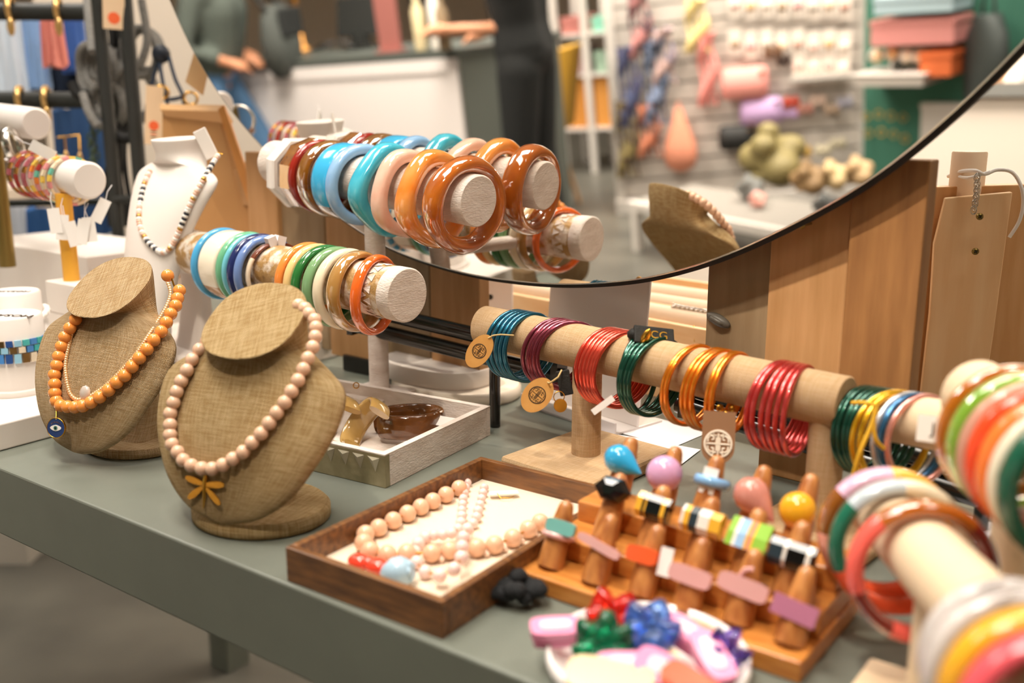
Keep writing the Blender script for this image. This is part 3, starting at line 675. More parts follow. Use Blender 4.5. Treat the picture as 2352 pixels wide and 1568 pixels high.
# boxes behind with coloured posts
bx = thing('display_block', 'white block under the yellow bracelet post', 'block', Matrix.Translation(T(150, 735, .0)))
q = W(195, 735, 1.20); zb_ = q.z-TZ
ubox('block', bx, q, .085, .10, .028, zb_+.001, white2)
ubox('top_step', bx, q+Vector((-.004, 0, 0))+VV*.002, .078, .09, zb_+.001, zb_+.040, white2)
by = thing('display_block', 'wide white block at the far left under the brass post', 'block', Matrix.Translation(W(100, 640, 1.36)))
q = W(203, 640, 1.38); zc_ = q.z-TZ
ubox('block', by, q, .32, .16, .0005, zc_+.03, white2)
yellow = mat('mustard_paint', 'EFAF3C', .45)
ty = thing('tee_display', 'white cylinder bracelet holder on a mustard yellow post', 'display', Matrix.Translation(W(172, 655, 1.24)))
pbt = W(166, 655, 1.24); ytop = W(160, 440, 1.24)
part('post', MB().lathe([(.0095, 0), (.0095, ytop.z-pbt.z)], 28, 0, Matrix.Translation(pbt)), yellow, ty, True)
yb = Bar(W(206, 415, 1.20), W(70, 392, 1.29), .0225)
part('cylinder', yb.mb(.003), white, ty, True)
tb_ = thing('tee_display', 'white cylinder on an antique brass post at the upper left edge', 'display', Matrix.Translation(W(20, 612, 1.4)))
p0 = W(18, 612, 1.40); p1 = W(8, 300, 1.40)
part('post', MB().lathe([(.011, 0), (.011, p1.z-p0.z)], 28, 0, Matrix.Translation(p0)), brass, tb_, True)
bb_ = Bar(W(84, 284, 1.36), W(-80, 262, 1.50), .0215)
part('cylinder', bb_.mb(.003), white, tb_, True)
# bracelets of enamel tiles on the yellow-post cylinder
tm = [mat('e_red', 'A6352C', .25, coat=.4), mat('e_orange', 'F08A3C', .25, coat=.4), mat('e_yellow', 'F5CF5A', .25, coat=.4), mat('e_teal', '6FBBA4', .25, coat=.4), mat('e_pink', 'E99A9A', .25, coat=.4), mat('e_cream', 'F1DDBE', .25, coat=.4), mat('e_rose', 'B5606A', .3, coat=.4), mat('e_gold', 'D9A45A', .25, metal=.9)]
for i, (px, lab, sq) in enumerate(((72, 'gold stud bracelet at the far end of the yellow-post display', [7, 6]), (88, 'red bracelet with gold studs on the yellow-post display', [0, 0, 7]), (106, 'rose bracelet with gold studs on the yellow-post display', [6, 6, 7]), (122, 'pink and orange tile bracelet on the yellow-post display', [4, 1, 2, 5]),
        (136, 'orange, teal and red tile bracelet on the yellow-post display', [1, 3, 0, 7, 4]), (150, 'cream and peach tile bracelet on the yellow-post display', [5, 4, 5, 2]), (166, 'yellow, teal and cream tile bracelet nearest the yellow-post display end', [2, 3, 5, 5, 4]))):
    rr = .0285; t = yb.solve(px, .005); c = yb.at(t)-yb.up*(rr-.0235-.001)
    tile_ring(lab, c, rr, 22, .0078, .0066, tm, sq, yb.d, 'tile bracelets on the yellow-post display', .1*i)
for i, (px, py, a) in enumerate(((126, 505, 5), (143, 520, -6), (166, 535, 10), (190, 530, -12), (206, 525, 4), (232, 482, -30), (96, 345, 60))):
    P = W(px, py, 1.2+.004*i); t_ = thing('price_tag', ['cream price tag leftmost under the tile bracelets', 'long white price tag beside the mustard post', 'narrow white price tag hanging across the mustard post', 'white price tag right of the mustard post', 'rightmost hanging white price tag by the mustard post', 'tilted white price tag at the tile display end', 'white price tag lying on top of the tile bracelets'][i], 'tag', frame(P, CAM-P+Vector((.3*(i % 3-1), 0, 0)), UP) @ Matrix.Rotation(radians(a), 4, 'Z'))
    part('card', MB().box((-.016, -.007, -.0004), (.014, .007, .0004)), tgm, t_)
    part('string', MB().tube([(.013, 0, 0), (.024, .002, -.003), (.034, 0, -.006)], .0005, 5), paper, t_)
P = W(30, 335, 1.35)
wt = thing('watch_bracelet', 'silver and red stone bracelet hanging under the upper left cylinder', 'bracelet', frame(P, (.9, .1, .2)))
part('band', MB().ring(.0215, .0022, .006, 40, 8, 3), silver, wt)
part('stone', MB().ring(.0215, .004, .009, 8, 8, 3, a0=2.2, a1=3.6, smooth=False), mat('facet_stone', '8A6A58', .15, coat=.5), wt)
# ---------------------------------------------------------------- brown tray with two necklaces
A_, B_, D_ = T(655, 1255, .027), T(1070, 1035, .027), T(1015, 1382, .027)
xd = (D_-A_); xd.z = 0; L1 = xd.length; xd.normalize(); yd = UP.cross(xd); L2 = .236
tf = Matrix((xd, yd, UP)).transposed().to_4x4(); tf.translation = Vector((A_.x, A_.y, TZ))
wt_ = thing('wooden_tray', 'dark walnut tray lined with cream felt holding two bead necklaces', 'tray', tf)
part('lining', MB().box((.004, .004, 0), (L1-.004, L2-.004, .008)), cork, wt_)
for nm, lo_, hi_ in (('front_side', (0, 0, 0), (L1, .006, .027)), ('back_side', (0, L2-.006, 0), (L1, L2, .027)), ('end_side', (0, .006, 0), (.006, L2-.006, .027)), ('end_side', (L1-.006, .006, 0), (L1, L2-.006, .027))):
    part(nm, MB().box(lo_, hi_), walnut, wt_, bevel=.0008)
cz = lambda x, y: (640+x/2.24, 760+y/2.24)
pe = [(862, 790), (820, 830), (750, 862), (663, 885), (592, 917), (533, 957), (478, 1000), (440, 1042), (437, 1088), (470, 1130), (560, 1150), (660, 1142), (788, 1142), (880, 1128), (1020, 1115), (1112, 1100), (1205, 1065), (1285, 1020), (1345, 985)]
rp = .0072; peachb = gloss('blush_bead', 'F0BE9C', rough=.22)
tn = thing('bead_necklace', 'necklace of large blush beads with a red bow in the walnut tray', 'necklace', Matrix.Translation(T(*cz(592, 917), .008)))
bme = beadmesh(rp, peachb); PP = []
for i, (x, y) in enumerate(pe):
    p = tf.inverted() @ T(*cz(x, y), .008+rp); p.x = max(p.x, .0065+rp); p = tf @ p; PP.append(p); inst('bead', bme, tn, p)
part('cord', MB().tube(PP, .0009, 6), gold, tn, True)
sb = beadmesh(.0024, gloss('small_blush_bead', 'F3D2BC'), 10, 6)
for i in range(11, 18):
    p = (PP[i]+PP[i+1])/2 if i+1 < len(PP) else PP[i]; inst('spacer_bead', sb, tn, Vector((p.x+.001, p.y-.004, TZ+.0105)))
redb = gloss('red_bow', 'EE4A33')
bowm = MB(); P = T(*cz(462, 1198), .016)
for sg in (1, -1):
    for i in range(1): bowm.sphere((sg*.008, 0, 0), .0095, 16, 10, 0, (1, .8, .62), rotz(-.5, P))
bowm.sphere((0, 0, .001), .0055, 12, 8, 0, (1, 1, .8), rotz(-.5, P))
part('bow_pendant', bowm, redb, tn, True)
P = T(*cz(612, 1240), .018)
bl = MB().lathe([(.0005, -.013), (.006, -.010), (.0105, -.003), (.0112, .003), (.008, .009), (.003, .011), (.0004, .0112)], 24, 0, frame(P, Vector((.95, -.15, .15))))
for i in range(5): 
    a = 2*pi*i/5; bl.sphere((.0045*cos(a), .0045*sin(a), .010), .0028, 8, 6, 0, (1.3, 1.3, .7), frame(P, Vector((.95, -.15, .15))))
part('berry_pendant', bl, gloss('pale_blue', 'B3D2E6'), tn, True)
part('clasp', MB().tube([PP[0]+Vector((.0, .006, 0)), PP[0]+Vector((.001, .011, .003)), PP[0]+Vector((.003, .012, .0))], .0009, 6), gold, tn, True)
pk1 = [(972, 757), (970, 780), (962, 805), (955, 832), (950, 862), (946, 892), (943, 922), (942, 952), (938, 985), (924, 1018), (890, 1040), (845, 1048), (800, 1050), (755, 1062), (718, 1092), (700, 1138), (710, 1190), (755, 1240), (830, 1258), (902, 1225), (940, 1165), (944, 1110), (950, 1062), (972, 1020), (1000, 990), (1018, 958), (1026, 925), (1036, 893), (1044, 862), (1051, 832), (1058, 805)]
tn2 = thing('bead_necklace', 'necklace of small pale pink beads looped over the blush one in the walnut tray', 'necklace', Matrix.Translation(T(*cz(830, 1258), .008)))
pinkb = gloss('pale_pink_bead', 'F8D6CF', rough=.25)
bs = [beadmesh(r, pinkb, 14, 8) for r in (.0040, .0044, .0052)]; QQ = []
for i, (x, y) in enumerate(pk1):
    k = 2 if 12 < i < 24 else (1 if 6 < i < 27 else 0); r = (.0040, .0044, .0052)[k]
    lift = .009 if 18 < i < 23 else (.004 if i in (10, 11, 12, 18, 23) else 0)
    dyp = 0; p = T(*cz(x, y), .008+r+lift); QQ.append(p); inst('bead', bs[k], tn2, p)
part('cord', MB().tube(QQ, .0008, 6), gold, tn2, True)
part('ring_clasp', MB().ring(.0024, .0007, .0007, 20, 8, Mx=frame(QQ[0]+Vector((0, .009, .003)), (.2, -1, .6))), gold, tn2, True)
P = T(1157, 1132, .012)
tg = thing('price_tag', 'small white price tag lying on the cream felt of the walnut tray', 'tag', rotz(radians(8), P))
part('card', MB().box((-.0125, -.004, 0), (.0125, .004, .0006)), tgm, tg)
part('string', MB().tube([(-.006, -.002, .001), (-.004, -.008, -.001), (.004, -.009, -.001), (.008, -.006, -.001)], .0004, 5), gold, tg)

# ---------------------------------------------------------------- burlap T-bar with tube bracelets
p1 = W(1350, 799, .934); p2 = W(1905, 917, .777); dd = (p1-p2).normalized()
bb = Bar(p2-dd*0, p1, .0208)
tA = bb.solve(1944); tB = bb.solve(1112); bb = Bar(bb.at(tA), bb.at(tB), .0208)
ts = thing('tee_bar_stand', 'burlap covered T-bar bracelet stand with two posts and tube bracelets', 'stand', Matrix.Translation(T(1350, 1040, .015)))
part('bar', bb.mb(.001), linen, ts, True)
for i, (px, z) in enumerate(((1350, .015), (1905, .010))):
    q = bb.at(bb.solve(px)); part('post', MB().lathe([(.0140, z), (.0140, q.z-TZ-.008)], 32, 0, Matrix.Translation((q.x, q.y, TZ))), linen, ts, True)
q = bb.at(bb.solve(1350)); bx_ = Matrix.Translation((q.x, q.y, TZ)) @ Matrix.Rotation(atan2(dd.y, dd.x), 4, 'Z')
part('base', MB().box((-.055, -.068, .0), (.055, .062, .015)), linen, ts, False, .004, INVM(ts) @ bx_)
q = bb.at(bb.solve(1905)); bx_ = Matrix.Translation((q.x, q.y, TZ)) @ Matrix.Rotation(atan2(dd.y, dd.x), 4, 'Z')
part('base', MB().box((-.050, -.045, .0), (.050, .055, .010)), linen, ts, False, .003, INVM(ts) @ bx_)
def ring_tube(px, bar, R, r, yaw, tilt, drop=None):
    dr = (R-r-bar.r-.0004) if drop is None else drop
    t = bar.solve(px, dr); c = bar.at(t)-bar.up*dr
    return frame(c, bar.d, bar.up) @ Matrix.Rotation(radians(yaw), 4, 'X') @ Matrix.Rotation(radians(tilt), 4, 'Y')
def bundle(label, bar, lst, R, m, r=.0024, group='bundles of tube bracelets on the burlap bar', nm='bracelet_bundle'):
    root = thing(nm, label, 'bracelet', Matrix.Translation(ring_tube(lst[0][0], bar, R, r, 0, 0).translation), group)
    me = MB().ring(R-2*r, r, r, 56, 10).mesh('tube_bracelet', m)
    for px, yaw, tilt in lst: inst('tube_bracelet', me, root, None, ring_tube(px, bar, R, r, yaw, tilt))
    return root
teal = tubem('tube_teal', '1F6A86'); maroon = tubem('tube_maroon', '8C3A4C'); coral = tubem('tube_coral', 'E0503C'); dkgreen = tubem('tube_green', '15503F'); orng = tubem('tube_orange', 'F08A1C'); rose = tubem('tube_rose', 'DA4A48')
bd1 = bundle('bundle of five teal tube bracelets with an oval tan tag', bb, [(1178, -10, 2), (1188, -8, 2), (1198, -6, 0), (1208, -7, 1), (1219, -8, 0)], .0355, teal)
bd2 = bundle('bundle of maroon tube bracelets with an oval tan tag and gold coin', bb, [(1272, -22, 4), (1280, -16, 2), (1290, -24, 3), (1300, -28, 3), (1312, -36, 2)], .0355, maroon)
bd3 = bundle('bundle of coral red tube bracelets beside the first post', bb, [(1392, -14, 0), (1400, -12, 1), (1409, -12, 0), (1418, -13, 1), (1427, -14, 0), (1434, -16, 2)], .0370, coral)
bd4 = bundle('bundle of dark green tube bracelets tied on top with a black label', bb, [(1468, 8, -2), (1480, -4, 0), (1489, -7, 1), (1499, -8, 2), (1509, -10, 3)], .0370, dkgreen)
bd5 = bundle('seven bright orange tube bracelets spread over the burlap bar', bb, [(1586, -10, 3), (1593, -9, 2), (1630, -9, 2), (1641, -10, 2), (1650, -8, 1), (1674, 0, 1), (1683, 1, 0)], .0368, orng)
bd6 = bundle('bundle of rose red tube bracelets at the near end of the burlap bar', bb, [(1778, -8, 2), (1788, -6, 0), (1802, -2, 1), (1814, 0, 0), (1826, 3, 1), (1838, 6, 0)], .0380, rose)
def emblem(r, wk=1):
    mb = MB(); w = .00035*(r/.008)**.6*wk; z = .0004
    for R in (r, r*.94): mb.tube([(R*cos(2*pi*i/36), R*sin(2*pi*i/36), z) for i in range(36)], w*.8, 5, True)
    L = lambda pts: mb.tube([(x*r, y*r, z) for x, y in pts], w, 5)
    L([(0, -.85), (0, .85)]); L([(-.8, 0), (.8, 0)]); L([(-.5, .12), (.5, .12)]); L([(-.5, -.12), (.5, -.12)])
    for sx in (1, -1):
        for sy in (1, -1):
            L([(sx*.14, sy*.75), (sx*.45, sy*.72), (sx*.62, sy*.5), (sx*.5, sy*.32), (sx*.3, sy*.34), (sx*.3, sy*.5)])
            L([(sx*.62, sy*.12), (sx*.62, sy*.34), (sx*.78, sy*.34)])
    return mb
def oval_tag(root, px, py, d, a, b, rot, tie, nm='card_tag', m=kraft, lean=(0, 0, 0), em=ink, er=.62):
    P = W(px, py, d); F_ = frame(P, (CAM-P).normalized()+Vector(lean), UP) @ Matrix.Rotation(radians(rot), 4, 'Z')
    t = part(nm, MB().prism([(a*cos(2*pi*i/40), b*sin(2*pi*i/40)) for i in range(40)], -.0004, .0004, 0, F_), m, root, True)
    o = emblem(b*er).build('emblem', em); o.parent = t; o.matrix_local = t.matrix_basis.inverted() @ INVM(root) @ F_
    if tie: part('twine', MB().tube([F_ @ Vector((a*.85, 0, .0006))]+[W(*q) for q in tie], .0008, 6), mat('twine', 'CDB078', .8), root, True)
    return t, F_
oval_tag(bd1, 1101, 806, .935, .0175, .0110, -33, [(1133, 770, .93), (1150, 768, .925), (1180, 770, .93)], lean=(-.3, 0, 0))
oval_tag(bd2, 1234, 907, .90, .0175, .0125, -38, [(1262, 880, .895), (1282, 866, .89), (1290, 850, .90)], lean=(-.1, 0, 0))
P = W(1287, 931, .90); part('coin_charm', MB().lathe([(.0062, -.0006), (.0062, .0006)], 28, 0, frame(P, (CAM-P)+Vector((.3, 0, 0)))), gold, bd2, True)
P = W(1297, 880, .905); part('black_label', MB().box((-.006, -.011, -.004), (.006, .012, .004), 0, frame(P, CAM-P, Vector((.95, 0, .2)))), mat('black_leather', '17140F', .7, bump=.3, bscale=400), bd2, True, .001)
part('wire_loop', MB().ring(.0045, .0005, .0005, 24, 6, Mx=frame(W(1284, 911, .90), (.2, -1, 0))), gold, bd2, True)
P = W(1502, 772, .88); lb = part('black_label', MB().box((-.018, -.009, -.002), (.018, .009, .002), 0, frame(P, Vector((.15, -.7, .7)), Vector((.95, .2, -.25)))), MATS['black_leather'], bd4, True, .001)
text('CG', .011, gold, bd4, frame(P, Vector((.15, -.7, .7)), Vector((.95, .2, -.25))) @ Matrix.Translation((.004, 0, .0022)))
P = W(1483, 775, .872); part('gold_charm', MB().lathe([(.0005, -.010), (.0030, -.006), (.0044, 0), (.0030, .006), (.0005, .009)], 12, 0, frame(P, (.35, -.2, .9))), gold, bd4, True)
part('tassel', MB().sphere((0, 0, 0), .009, 9, 5, 0, (1, .9, .7), frame(W(1462, 768, .885), UP)), MATS['black_leather'], bd4, True)
part('back_loop', MB().ring(.026, .0024, .0024, 40, 8, Mx=frame(W(1545, 775, .91), (-.2, .3, 1))), dkgreen, bd4, True) if False else None
P = W(1385, 930, .86); part('white_tag', MB().box((-.011, -.0028, -.0004), (.011, .0028, .0004), 0, frame(P, CAM-P, Vector((.9, .1, .65)))), tgm, bd3, True)
# tall brown tag under the orange ones
P = W(1650, 1005, .80); F_ = frame(P, (CAM-P), UP)
def round_rect_tag(w, h):
    pts = [(h, -w), (h, w)]+[(-h+w-w*cos(a)*1, w*sin(a)) for a in [pi/2-pi*i/16 for i in range(17)]]
    return pts
tgr = part('card_tag', MB().prism([(x, y) for x, y in round_rect_tag(.0130, .021)], -.0005, .0005, 0, F_), mat('tag_brown', '9A7150', .6), bd5, True)
o = emblem(.0108, 1.8).build('emblem', mat('emblem_cream', 'FFF3E0', .6)); o.parent = tgr; o.matrix_local = tgr.matrix_basis.inverted() @ INVM(bd5) @ F_ @ Matrix.Translation((-.005, 0, .0004))
for k in range(5):
    P = W(1628+k*13, 938+(k % 2)*14, .825); part('gold_charm', MB().sphere((0, 0, 0), .0035, 8, 5, 0, (1.3, .8, 1), frame(P, (k % 3-1, .4, 1))), gold, bd5, True)
# ---------------------------------------------------------------- ring stand
z4 = lambda x, y: (1120+x/2.613, 980+y/2.613)
ra_ = T(*z4(180, 855), .014); rb_ = T(*z4(1880, 1420), .014); xr = rb_-ra_; xr.z = 0; RL = xr.length; xr.normalize(); yr = UP.cross(xr)
rf = Matrix((xr, yr, UP)).transposed().to_4x4(); rf.translation = Vector((ra_.x, ra_.y, TZ))
rg = thing('ring_stand', 'stepped honey coloured wooden ring stand with three rows of leaning cones', 'stand', rf)
tiers = [(0, .0), (.030, .016), (.060, .032)]
part('lower_step', MB().box((0, 0, 0), (RL, .105, .014)), bamboo, rg, bevel=.0015)
part('middle_step', MB().box((.004, .034, .014), (RL-.002, .105, .030)), bamboo, rg, bevel=.0015)
part('upper_step', MB().box((.006, .068, .030), (RL-.004, .105, .046)), bamboo, rg, bevel=.0015)
cone_rows = [([(375, 860), (640, 955), (920, 1030), (1190, 1120), (1500, 1200), (1810, 1320)], .014, .049), ([(700, 690), (960, 775), (1250, 860), (1530, 940), (1790, 1030)], .030, .049), ([(775, 440), (1040, 505), (1290, 570), (1570, 640), (1850, 700)], .046, .047)]
prof = [(.0098, 0), (.0094, .25), (.0084, .5), (.0070, .72), (.0056, .9), (.0042, .97), (.0015, 1.0)]
CONES = []
for row, (pts, z, h) in enumerate(cone_rows):
    lst = []
    for x, y in pts:
        b = T(*z4(x, y-22), z); bl_ = rf.inverted() @ b; bl_.z = z
        ax = Vector((.05, .42, 1)).normalized()                     # they lean back
        F_ = Matrix.Translation(bl_) @ (Vector((0, 0, 1)).rotation_difference(ax)).to_matrix().to_4x4()
        part('ring_cone', MB().lathe([(r, zz*h) for r, zz in prof], 24, 0, F_), conem, rg); lst.append(rf @ F_)
    CONES.append(lst)
def rband(cone, t, m, label, top=None, tops=None, h=.0022, rb=.0075, nm='ring', face=True, roll=0, grp='rings on the wooden cones', extra=None):
    """finger ring: band about the cone plus a head facing the table front; head is built in (right, out, up) axes"""
    C = cone @ Matrix.Translation((0, 0, t))
    toc = (-yr+xr*(.1)+Vector((0, 0, .25))).normalized(); up = (cone.to_3x3() @ Vector((0, 0, 1))).normalized(); out = (toc-up*toc.dot(up)).normalized(); right = out.cross(up)
    Hm = Matrix((right, out, up)).transposed().to_4x4(); Hm.translation = C.translation; Hm = Hm @ Matrix.Rotation(-radians(roll), 4, 'Y')
    root = thing(nm, label, 'ring', Hm, grp)
    part('band', MB().ring(rb, .0012, .0024, 32, 8, 2.5), m, root)
    if tops: 
        for nme, mb, mm in tops:
            for v_ in mb.v: v_.x = -v_.x
            mb.f = [f[::-1] for f in mb.f]; mb.uv = [None for f in mb.f]; part(nme, mb, mm, root)
    return root
def egg(r, sx, sy, sz, off=(0, .011, 0), drop=0, Mx=None):
    mb = MB(); q = Matrix.Translation(off)
    if drop:
        return MB().lathe([(.0004, -r*1.05), (r*.55, -r*.88), (r*.9, -r*.45), (r, 0), (r*.86, r*.5), (r*.5, r*1.15), (r*.14, r*1.75), (.0004, r*1.9)], 24, 0, q @ frame(Vector((0, 0, 0)), drop))
    return mb.sphere((0, 0, 0), r, 22, 14, 0, (sx, sy, sz), q)
bd = .0064
skyb = gloss('ring_sky', '35A7DA'); lil = gloss('ring_lilac', 'D9A5CC'); rsp = gloss('ring_rose', 'D08A7C'); yel = gloss('ring_yellow', 'EFAD26')
c = CONES[2]
rband(c[0], .026, skyb, 'bright blue teardrop ring on the leftmost back cone', tops=[('head', egg(.0115, 1, 1, 1, (-.003, .007, .002), Vector((.95, .1, -.28))), skyb)], rb=bd)
rband(c[1], .024, lil, 'lilac round ball ring on the second back cone', tops=[('head', egg(.0135, 1, .9, 1, (-.001, .009, .001)), lil)], rb=bd)
pblue = gloss('ring_pale_blue', '86B6E4')
rband(c[2], .027, pblue, 'pale blue band ring with a white tag on the third back cone', tops=[('tag', MB().box((-.0055, .0075, -.009), (.0055, .0085, .010)), tgm), ('rib', MB().ring(.0080, .0028, .0040, 28, 8, 2.5), pblue)], rb=bd)
rband(c[3], .023, rsp, 'dusty rose egg shaped ring on the fourth back cone', tops=[('head', egg(.0128, 1, 1, 1, (-.002, .009, .001), Vector((.8, .1, -.55))), rsp)], rb=bd)
rband(c[4], .018, yel, 'bright yellow ball ring on the rightmost back cone', tops=[('head', egg(.0128, 1, .9, 1, (-.002, .008, .002)), yel)], rb=bd)
blk = gloss('ring_black', '111010'); wht = gloss('ring_white', 'F5EFE6'); ivy = gloss('ring_yellow2', 'F1B63C'); grn = gloss('ring_green', '92C24A'); lbl = gloss('ring_lightblue', '9EC3E6'); slv = gloss('ring_slate', '2F3C44')
def blockhead(w, d, h, cols, mats, names='stripe', slant=.0, pts=None, y0=.005):
    """striped block sliced along its width, each stripe a piece"""
    out = []; n = len(cols); tot = sum(q for _, q in cols); x = -w/2
    for i, (k, q) in enumerate(cols):
        ww = w*q/tot
        P_ = pts or [(y0, -h/2), (y0+d*.6, -h/2), (y0+d, -h*.25), (y0+d, h*.25), (y0+d*.6, h/2), (y0, h/2)]
        Mx = Matrix(((0, 0, 1, 0), (1, 0, 0, 0), (0, 1, 0, 0), (0, 0, 0, 1)))
        out.append((names, MB().prism(P_, x, x+ww*.985, 0, Mx), mats[k])); x += ww
    return out
c = CONES[1]
hexh = MB().loft([[(w*.0150*cos(2*pi*i/6), y, w*.0100*sin(2*pi*i/6)) for i in range(6)] for w, y in ((.5, .004), (1, .009), (.8, .015), (.35, .0175))], smooth=False)
rband(c[0], .036, blk, 'large faceted black ring on the leftmost middle cone', tops=[('head', hexh, blk)], rb=bd, roll=-2.0)
rband(c[1], .032, blk, 'square black ring with two yellow bars on the second middle cone', tops=blockhead(.024, .011, .0175, [(1, 1), (0, .45), (1, .25), (0, 2.4), (1, .7), (0, .5)], [blk, ivy]), rb=bd, roll=1.0)
rband(c[2], .031, ivy, 'white, black and yellow striped ring on the third middle cone', tops=blockhead(.028, .012, .0175, [(0, .5), (1, 1), (2, 1.5), (0, 2), (1, 2)], [wht, ivy, slv]), rb=bd, roll=0.0)
rband(c[3], .030, grn, 'green ring with pale blue, white and rose stripes on the fourth middle cone', tops=blockhead(.027, .013, .0185, [(0, 1), (1, .5), (2, 1.3), (3, .35), (4, .5), (3, .3), (0, 2)], [grn, wht, lbl, ivy, rsp], pts=[(.005, -.010), (.018, -.009), (.016, 0), (.009, .010), (.005, .010)]), rb=bd, roll=1.0)
rband(c[4], .026, slv, 'black ring with white bars on the rightmost middle cone', tops=blockhead(.029, .011, .0175, [(1, 1.3), (0, .3), (2, 1.7), (0, .4), (2, .3)], [wht, slv, blk]), rb=bd, roll=1.0)
pkj = mat('pink_jade', 'EDB4B0', .25, trans=.15, coat=.5); aqj = mat('aqua_jade', '7DBFB8', .25, trans=.1, coat=.5); mauve = mat('mauve_jade', 'C57E9C', .3, trans=.1, coat=.5); orj = mat('coral_block', 'F0602E', .3, coat=.5)
bar_ = lambda w, d, h, y0=.0065, ro=0, dx=0: MB().prism([(w/2*math.copysign(abs(cos(t))**.45, cos(t))+dx, h/2*math.copysign(abs(sin(t))**.45, sin(t))) for t in [2*pi*i/28 for i in range(28)]], -y0-d, -y0, 0, Matrix.Rotation(pi/2, 4, 'X'))
c = CONES[0]
rband(c[0], .030, pkj, 'aqua and clear pink slab ring on the leftmost front cone', tops=[('head', bar_(.023, .004, .010, .0065, 0, .004), aqj), ('lower_band', MB().ring(.0085, .0022, .0022, 28, 8, Mx=Matrix.Translation((0, 0, -.007))), pkj)], rb=.0072, roll=-1.0)
rband(c[1], .026, pkj, 'long slanted pink bar ring on the second front cone', tops=[('head', bar_(.034, .0045, .0062), pkj)], rb=.0072, roll=10.5)
rband(c[2], .027, orj, 'bright orange block ring with a white tag on the third front cone', tops=[('head', bar_(.022, .0055, .0110, .0065, 0, -.003), orj), ('tag', MB().box((.009, .008, -.010), (.018, .009, .009)), tgm)], rb=.0072, roll=-3.0)
rband(c[3], .023, pkj, 'wide pale pink rounded block ring on the fourth front cone', tops=[('head', bar_(.029, .0055, .0115), pkj)], rb=.0076, roll=1.0)
rband(c[4], .024, pkj, 'pale pink shield ring with a small prong on the fifth front cone', tops=[('head', bar_(.033, .005, .0120), pkj), ('prong', MB().tube([(-.004, .009, .006), (-.002, .010, .011), (.003, .010, .013)], .0016, 8), pkj)], rb=.0076, roll=4.0)
rband(c[5], .021, mauve, 'mauve rectangular slab ring on the rightmost front cone', tops=[('head', MB().box((-.014, .0065, -.006), (.014, .0105, .0062)), mauve)], rb=.0078, roll=5.0)
P = T(1192, 1352, .010)
sc = MB()
for i in range(22):
    a = 2*pi*i/22; sc.sphere((.014*cos(a)+random.uniform(-.003, .003), .010*sin(a)+random.uniform(-.003, .003), .001+random.uniform(-.003, .004)), .0062, 8, 5, 0, (1, 1.2, .8), Matrix.Translation(P+Vector((0, 0, 0))))
tag(sc.build('hair_scrunchie', mat('black_fabric', '191A1C', .9, bump=.5, bscale=300)), 'crumpled black scrunchie on the table between the walnut tray and ring stand', 'scrunchie')

# ---------------------------------------------------------------- dish of hair clips
DC = T(1487, 1492, .018); DC.z = TZ
dish = thing('trinket_dish', 'round white ceramic dish full of hair clips in the foreground', 'dish', Matrix.Translation(DC))
DRr = .0615
part('bowl', MB().lathe([(DRr*.72, 0), (DRr*.95, .004), (DRr, .012), (DRr*.99, .0185), (DRr*.95, .019), (DRr*.93, .012), (DRr*.8, .007), (.001, .006)], 64), mat('ceramic', 'F6F1EE', .25, coat=.4), dish)
def flower(n, R, amp, th, wav=.004):
    k = n*8; top = []; 
    mb = MB(); rings = []
    for rad, z in ((.18, -th/2), (1, -th/2), (1.03, 0), (1, th/2), (.18, th/2)):
        rings.append([(rad*R*((1-amp+1.2*amp*abs(cos(n*pi*i/k))**.6) if rad > .5 else 1)*cos(2*pi*i/k), rad*R*((1-amp+1.2*amp*abs(cos(n*pi*i/k))**.6) if rad > .5 else 1)*sin(2*pi*i/k), z+wav*(rad if rad > .5 else .1)*cos(n*2*pi*i/k)) for i in range(k)])
    return mb.loft(rings, loop=True)
def clip(label, px, py, z, R, m, n=5, tilt=(0, 0, 1), rot=0, amp=.22, th=.005):
    P = T(px, py, z); F_ = frame(P, tilt) @ Matrix.Rotation(rot, 4, 'Z')
    root = thing('hair_clip', label, 'hair clip', F_, 'hair clips in the dish')
    part('petals', flower(n, R, amp, th), m, root); part('petals', flower(n, R*.92, amp, th), m, root, False, 0, Matrix.Translation((0, 0, -.009)) @ Matrix.Rotation(.4, 4, 'Z'))
    part('spring', MB().tube([(.004*cos(t), .004*sin(t), -.004+.0006*t/6) for t in [i*.6 for i in range(40)]], .0006, 5), silver, root)
    for k_ in range(4): part('tooth', MB().tube([(R*.5, (k_-1.5)*R*.3, -.008), (R*.75, (k_-1.5)*R*.3, -.014), (R*.4, (k_-1.5)*R*.3, -.017)], [.0016, .0013, .0007], 6), m, root)
    return root
clip('clear red flower claw clip at the back of the dish', 1408, 1412, .034, .0165, clear('c_red', 'F03020', .7), 5, (.1, -.6, 1), .3)
clip('clear dark green flower claw clip at the left of the dish', 1385, 1475, .032, .0175, clear('c_green', '0E9A68', .8), 6, (-.3, -.7, 1), .1, .26, .006)
clip('clear blue flower claw clip in the middle of the dish', 1495, 1440, .036, .0165, clear('c_blue', '6EA0F0', .85), 5, (.1, -.5, 1), .6, .09, .008)
clip('clear violet flower claw clip at the right rim of the dish', 1672, 1490, .030, .0125, clear('c_violet', '7A5CC0', .85), 5, (.5, -.6, .8), .2, .2)
pnk = gloss('clip_pink', 'F79AC0'); pnkc = gloss('clip_pink_centre', 'FFD9E4'); crm = gloss('clip_cream', 'F2D5AC'); rdo = gloss('clip_red_orange', 'F0603E')
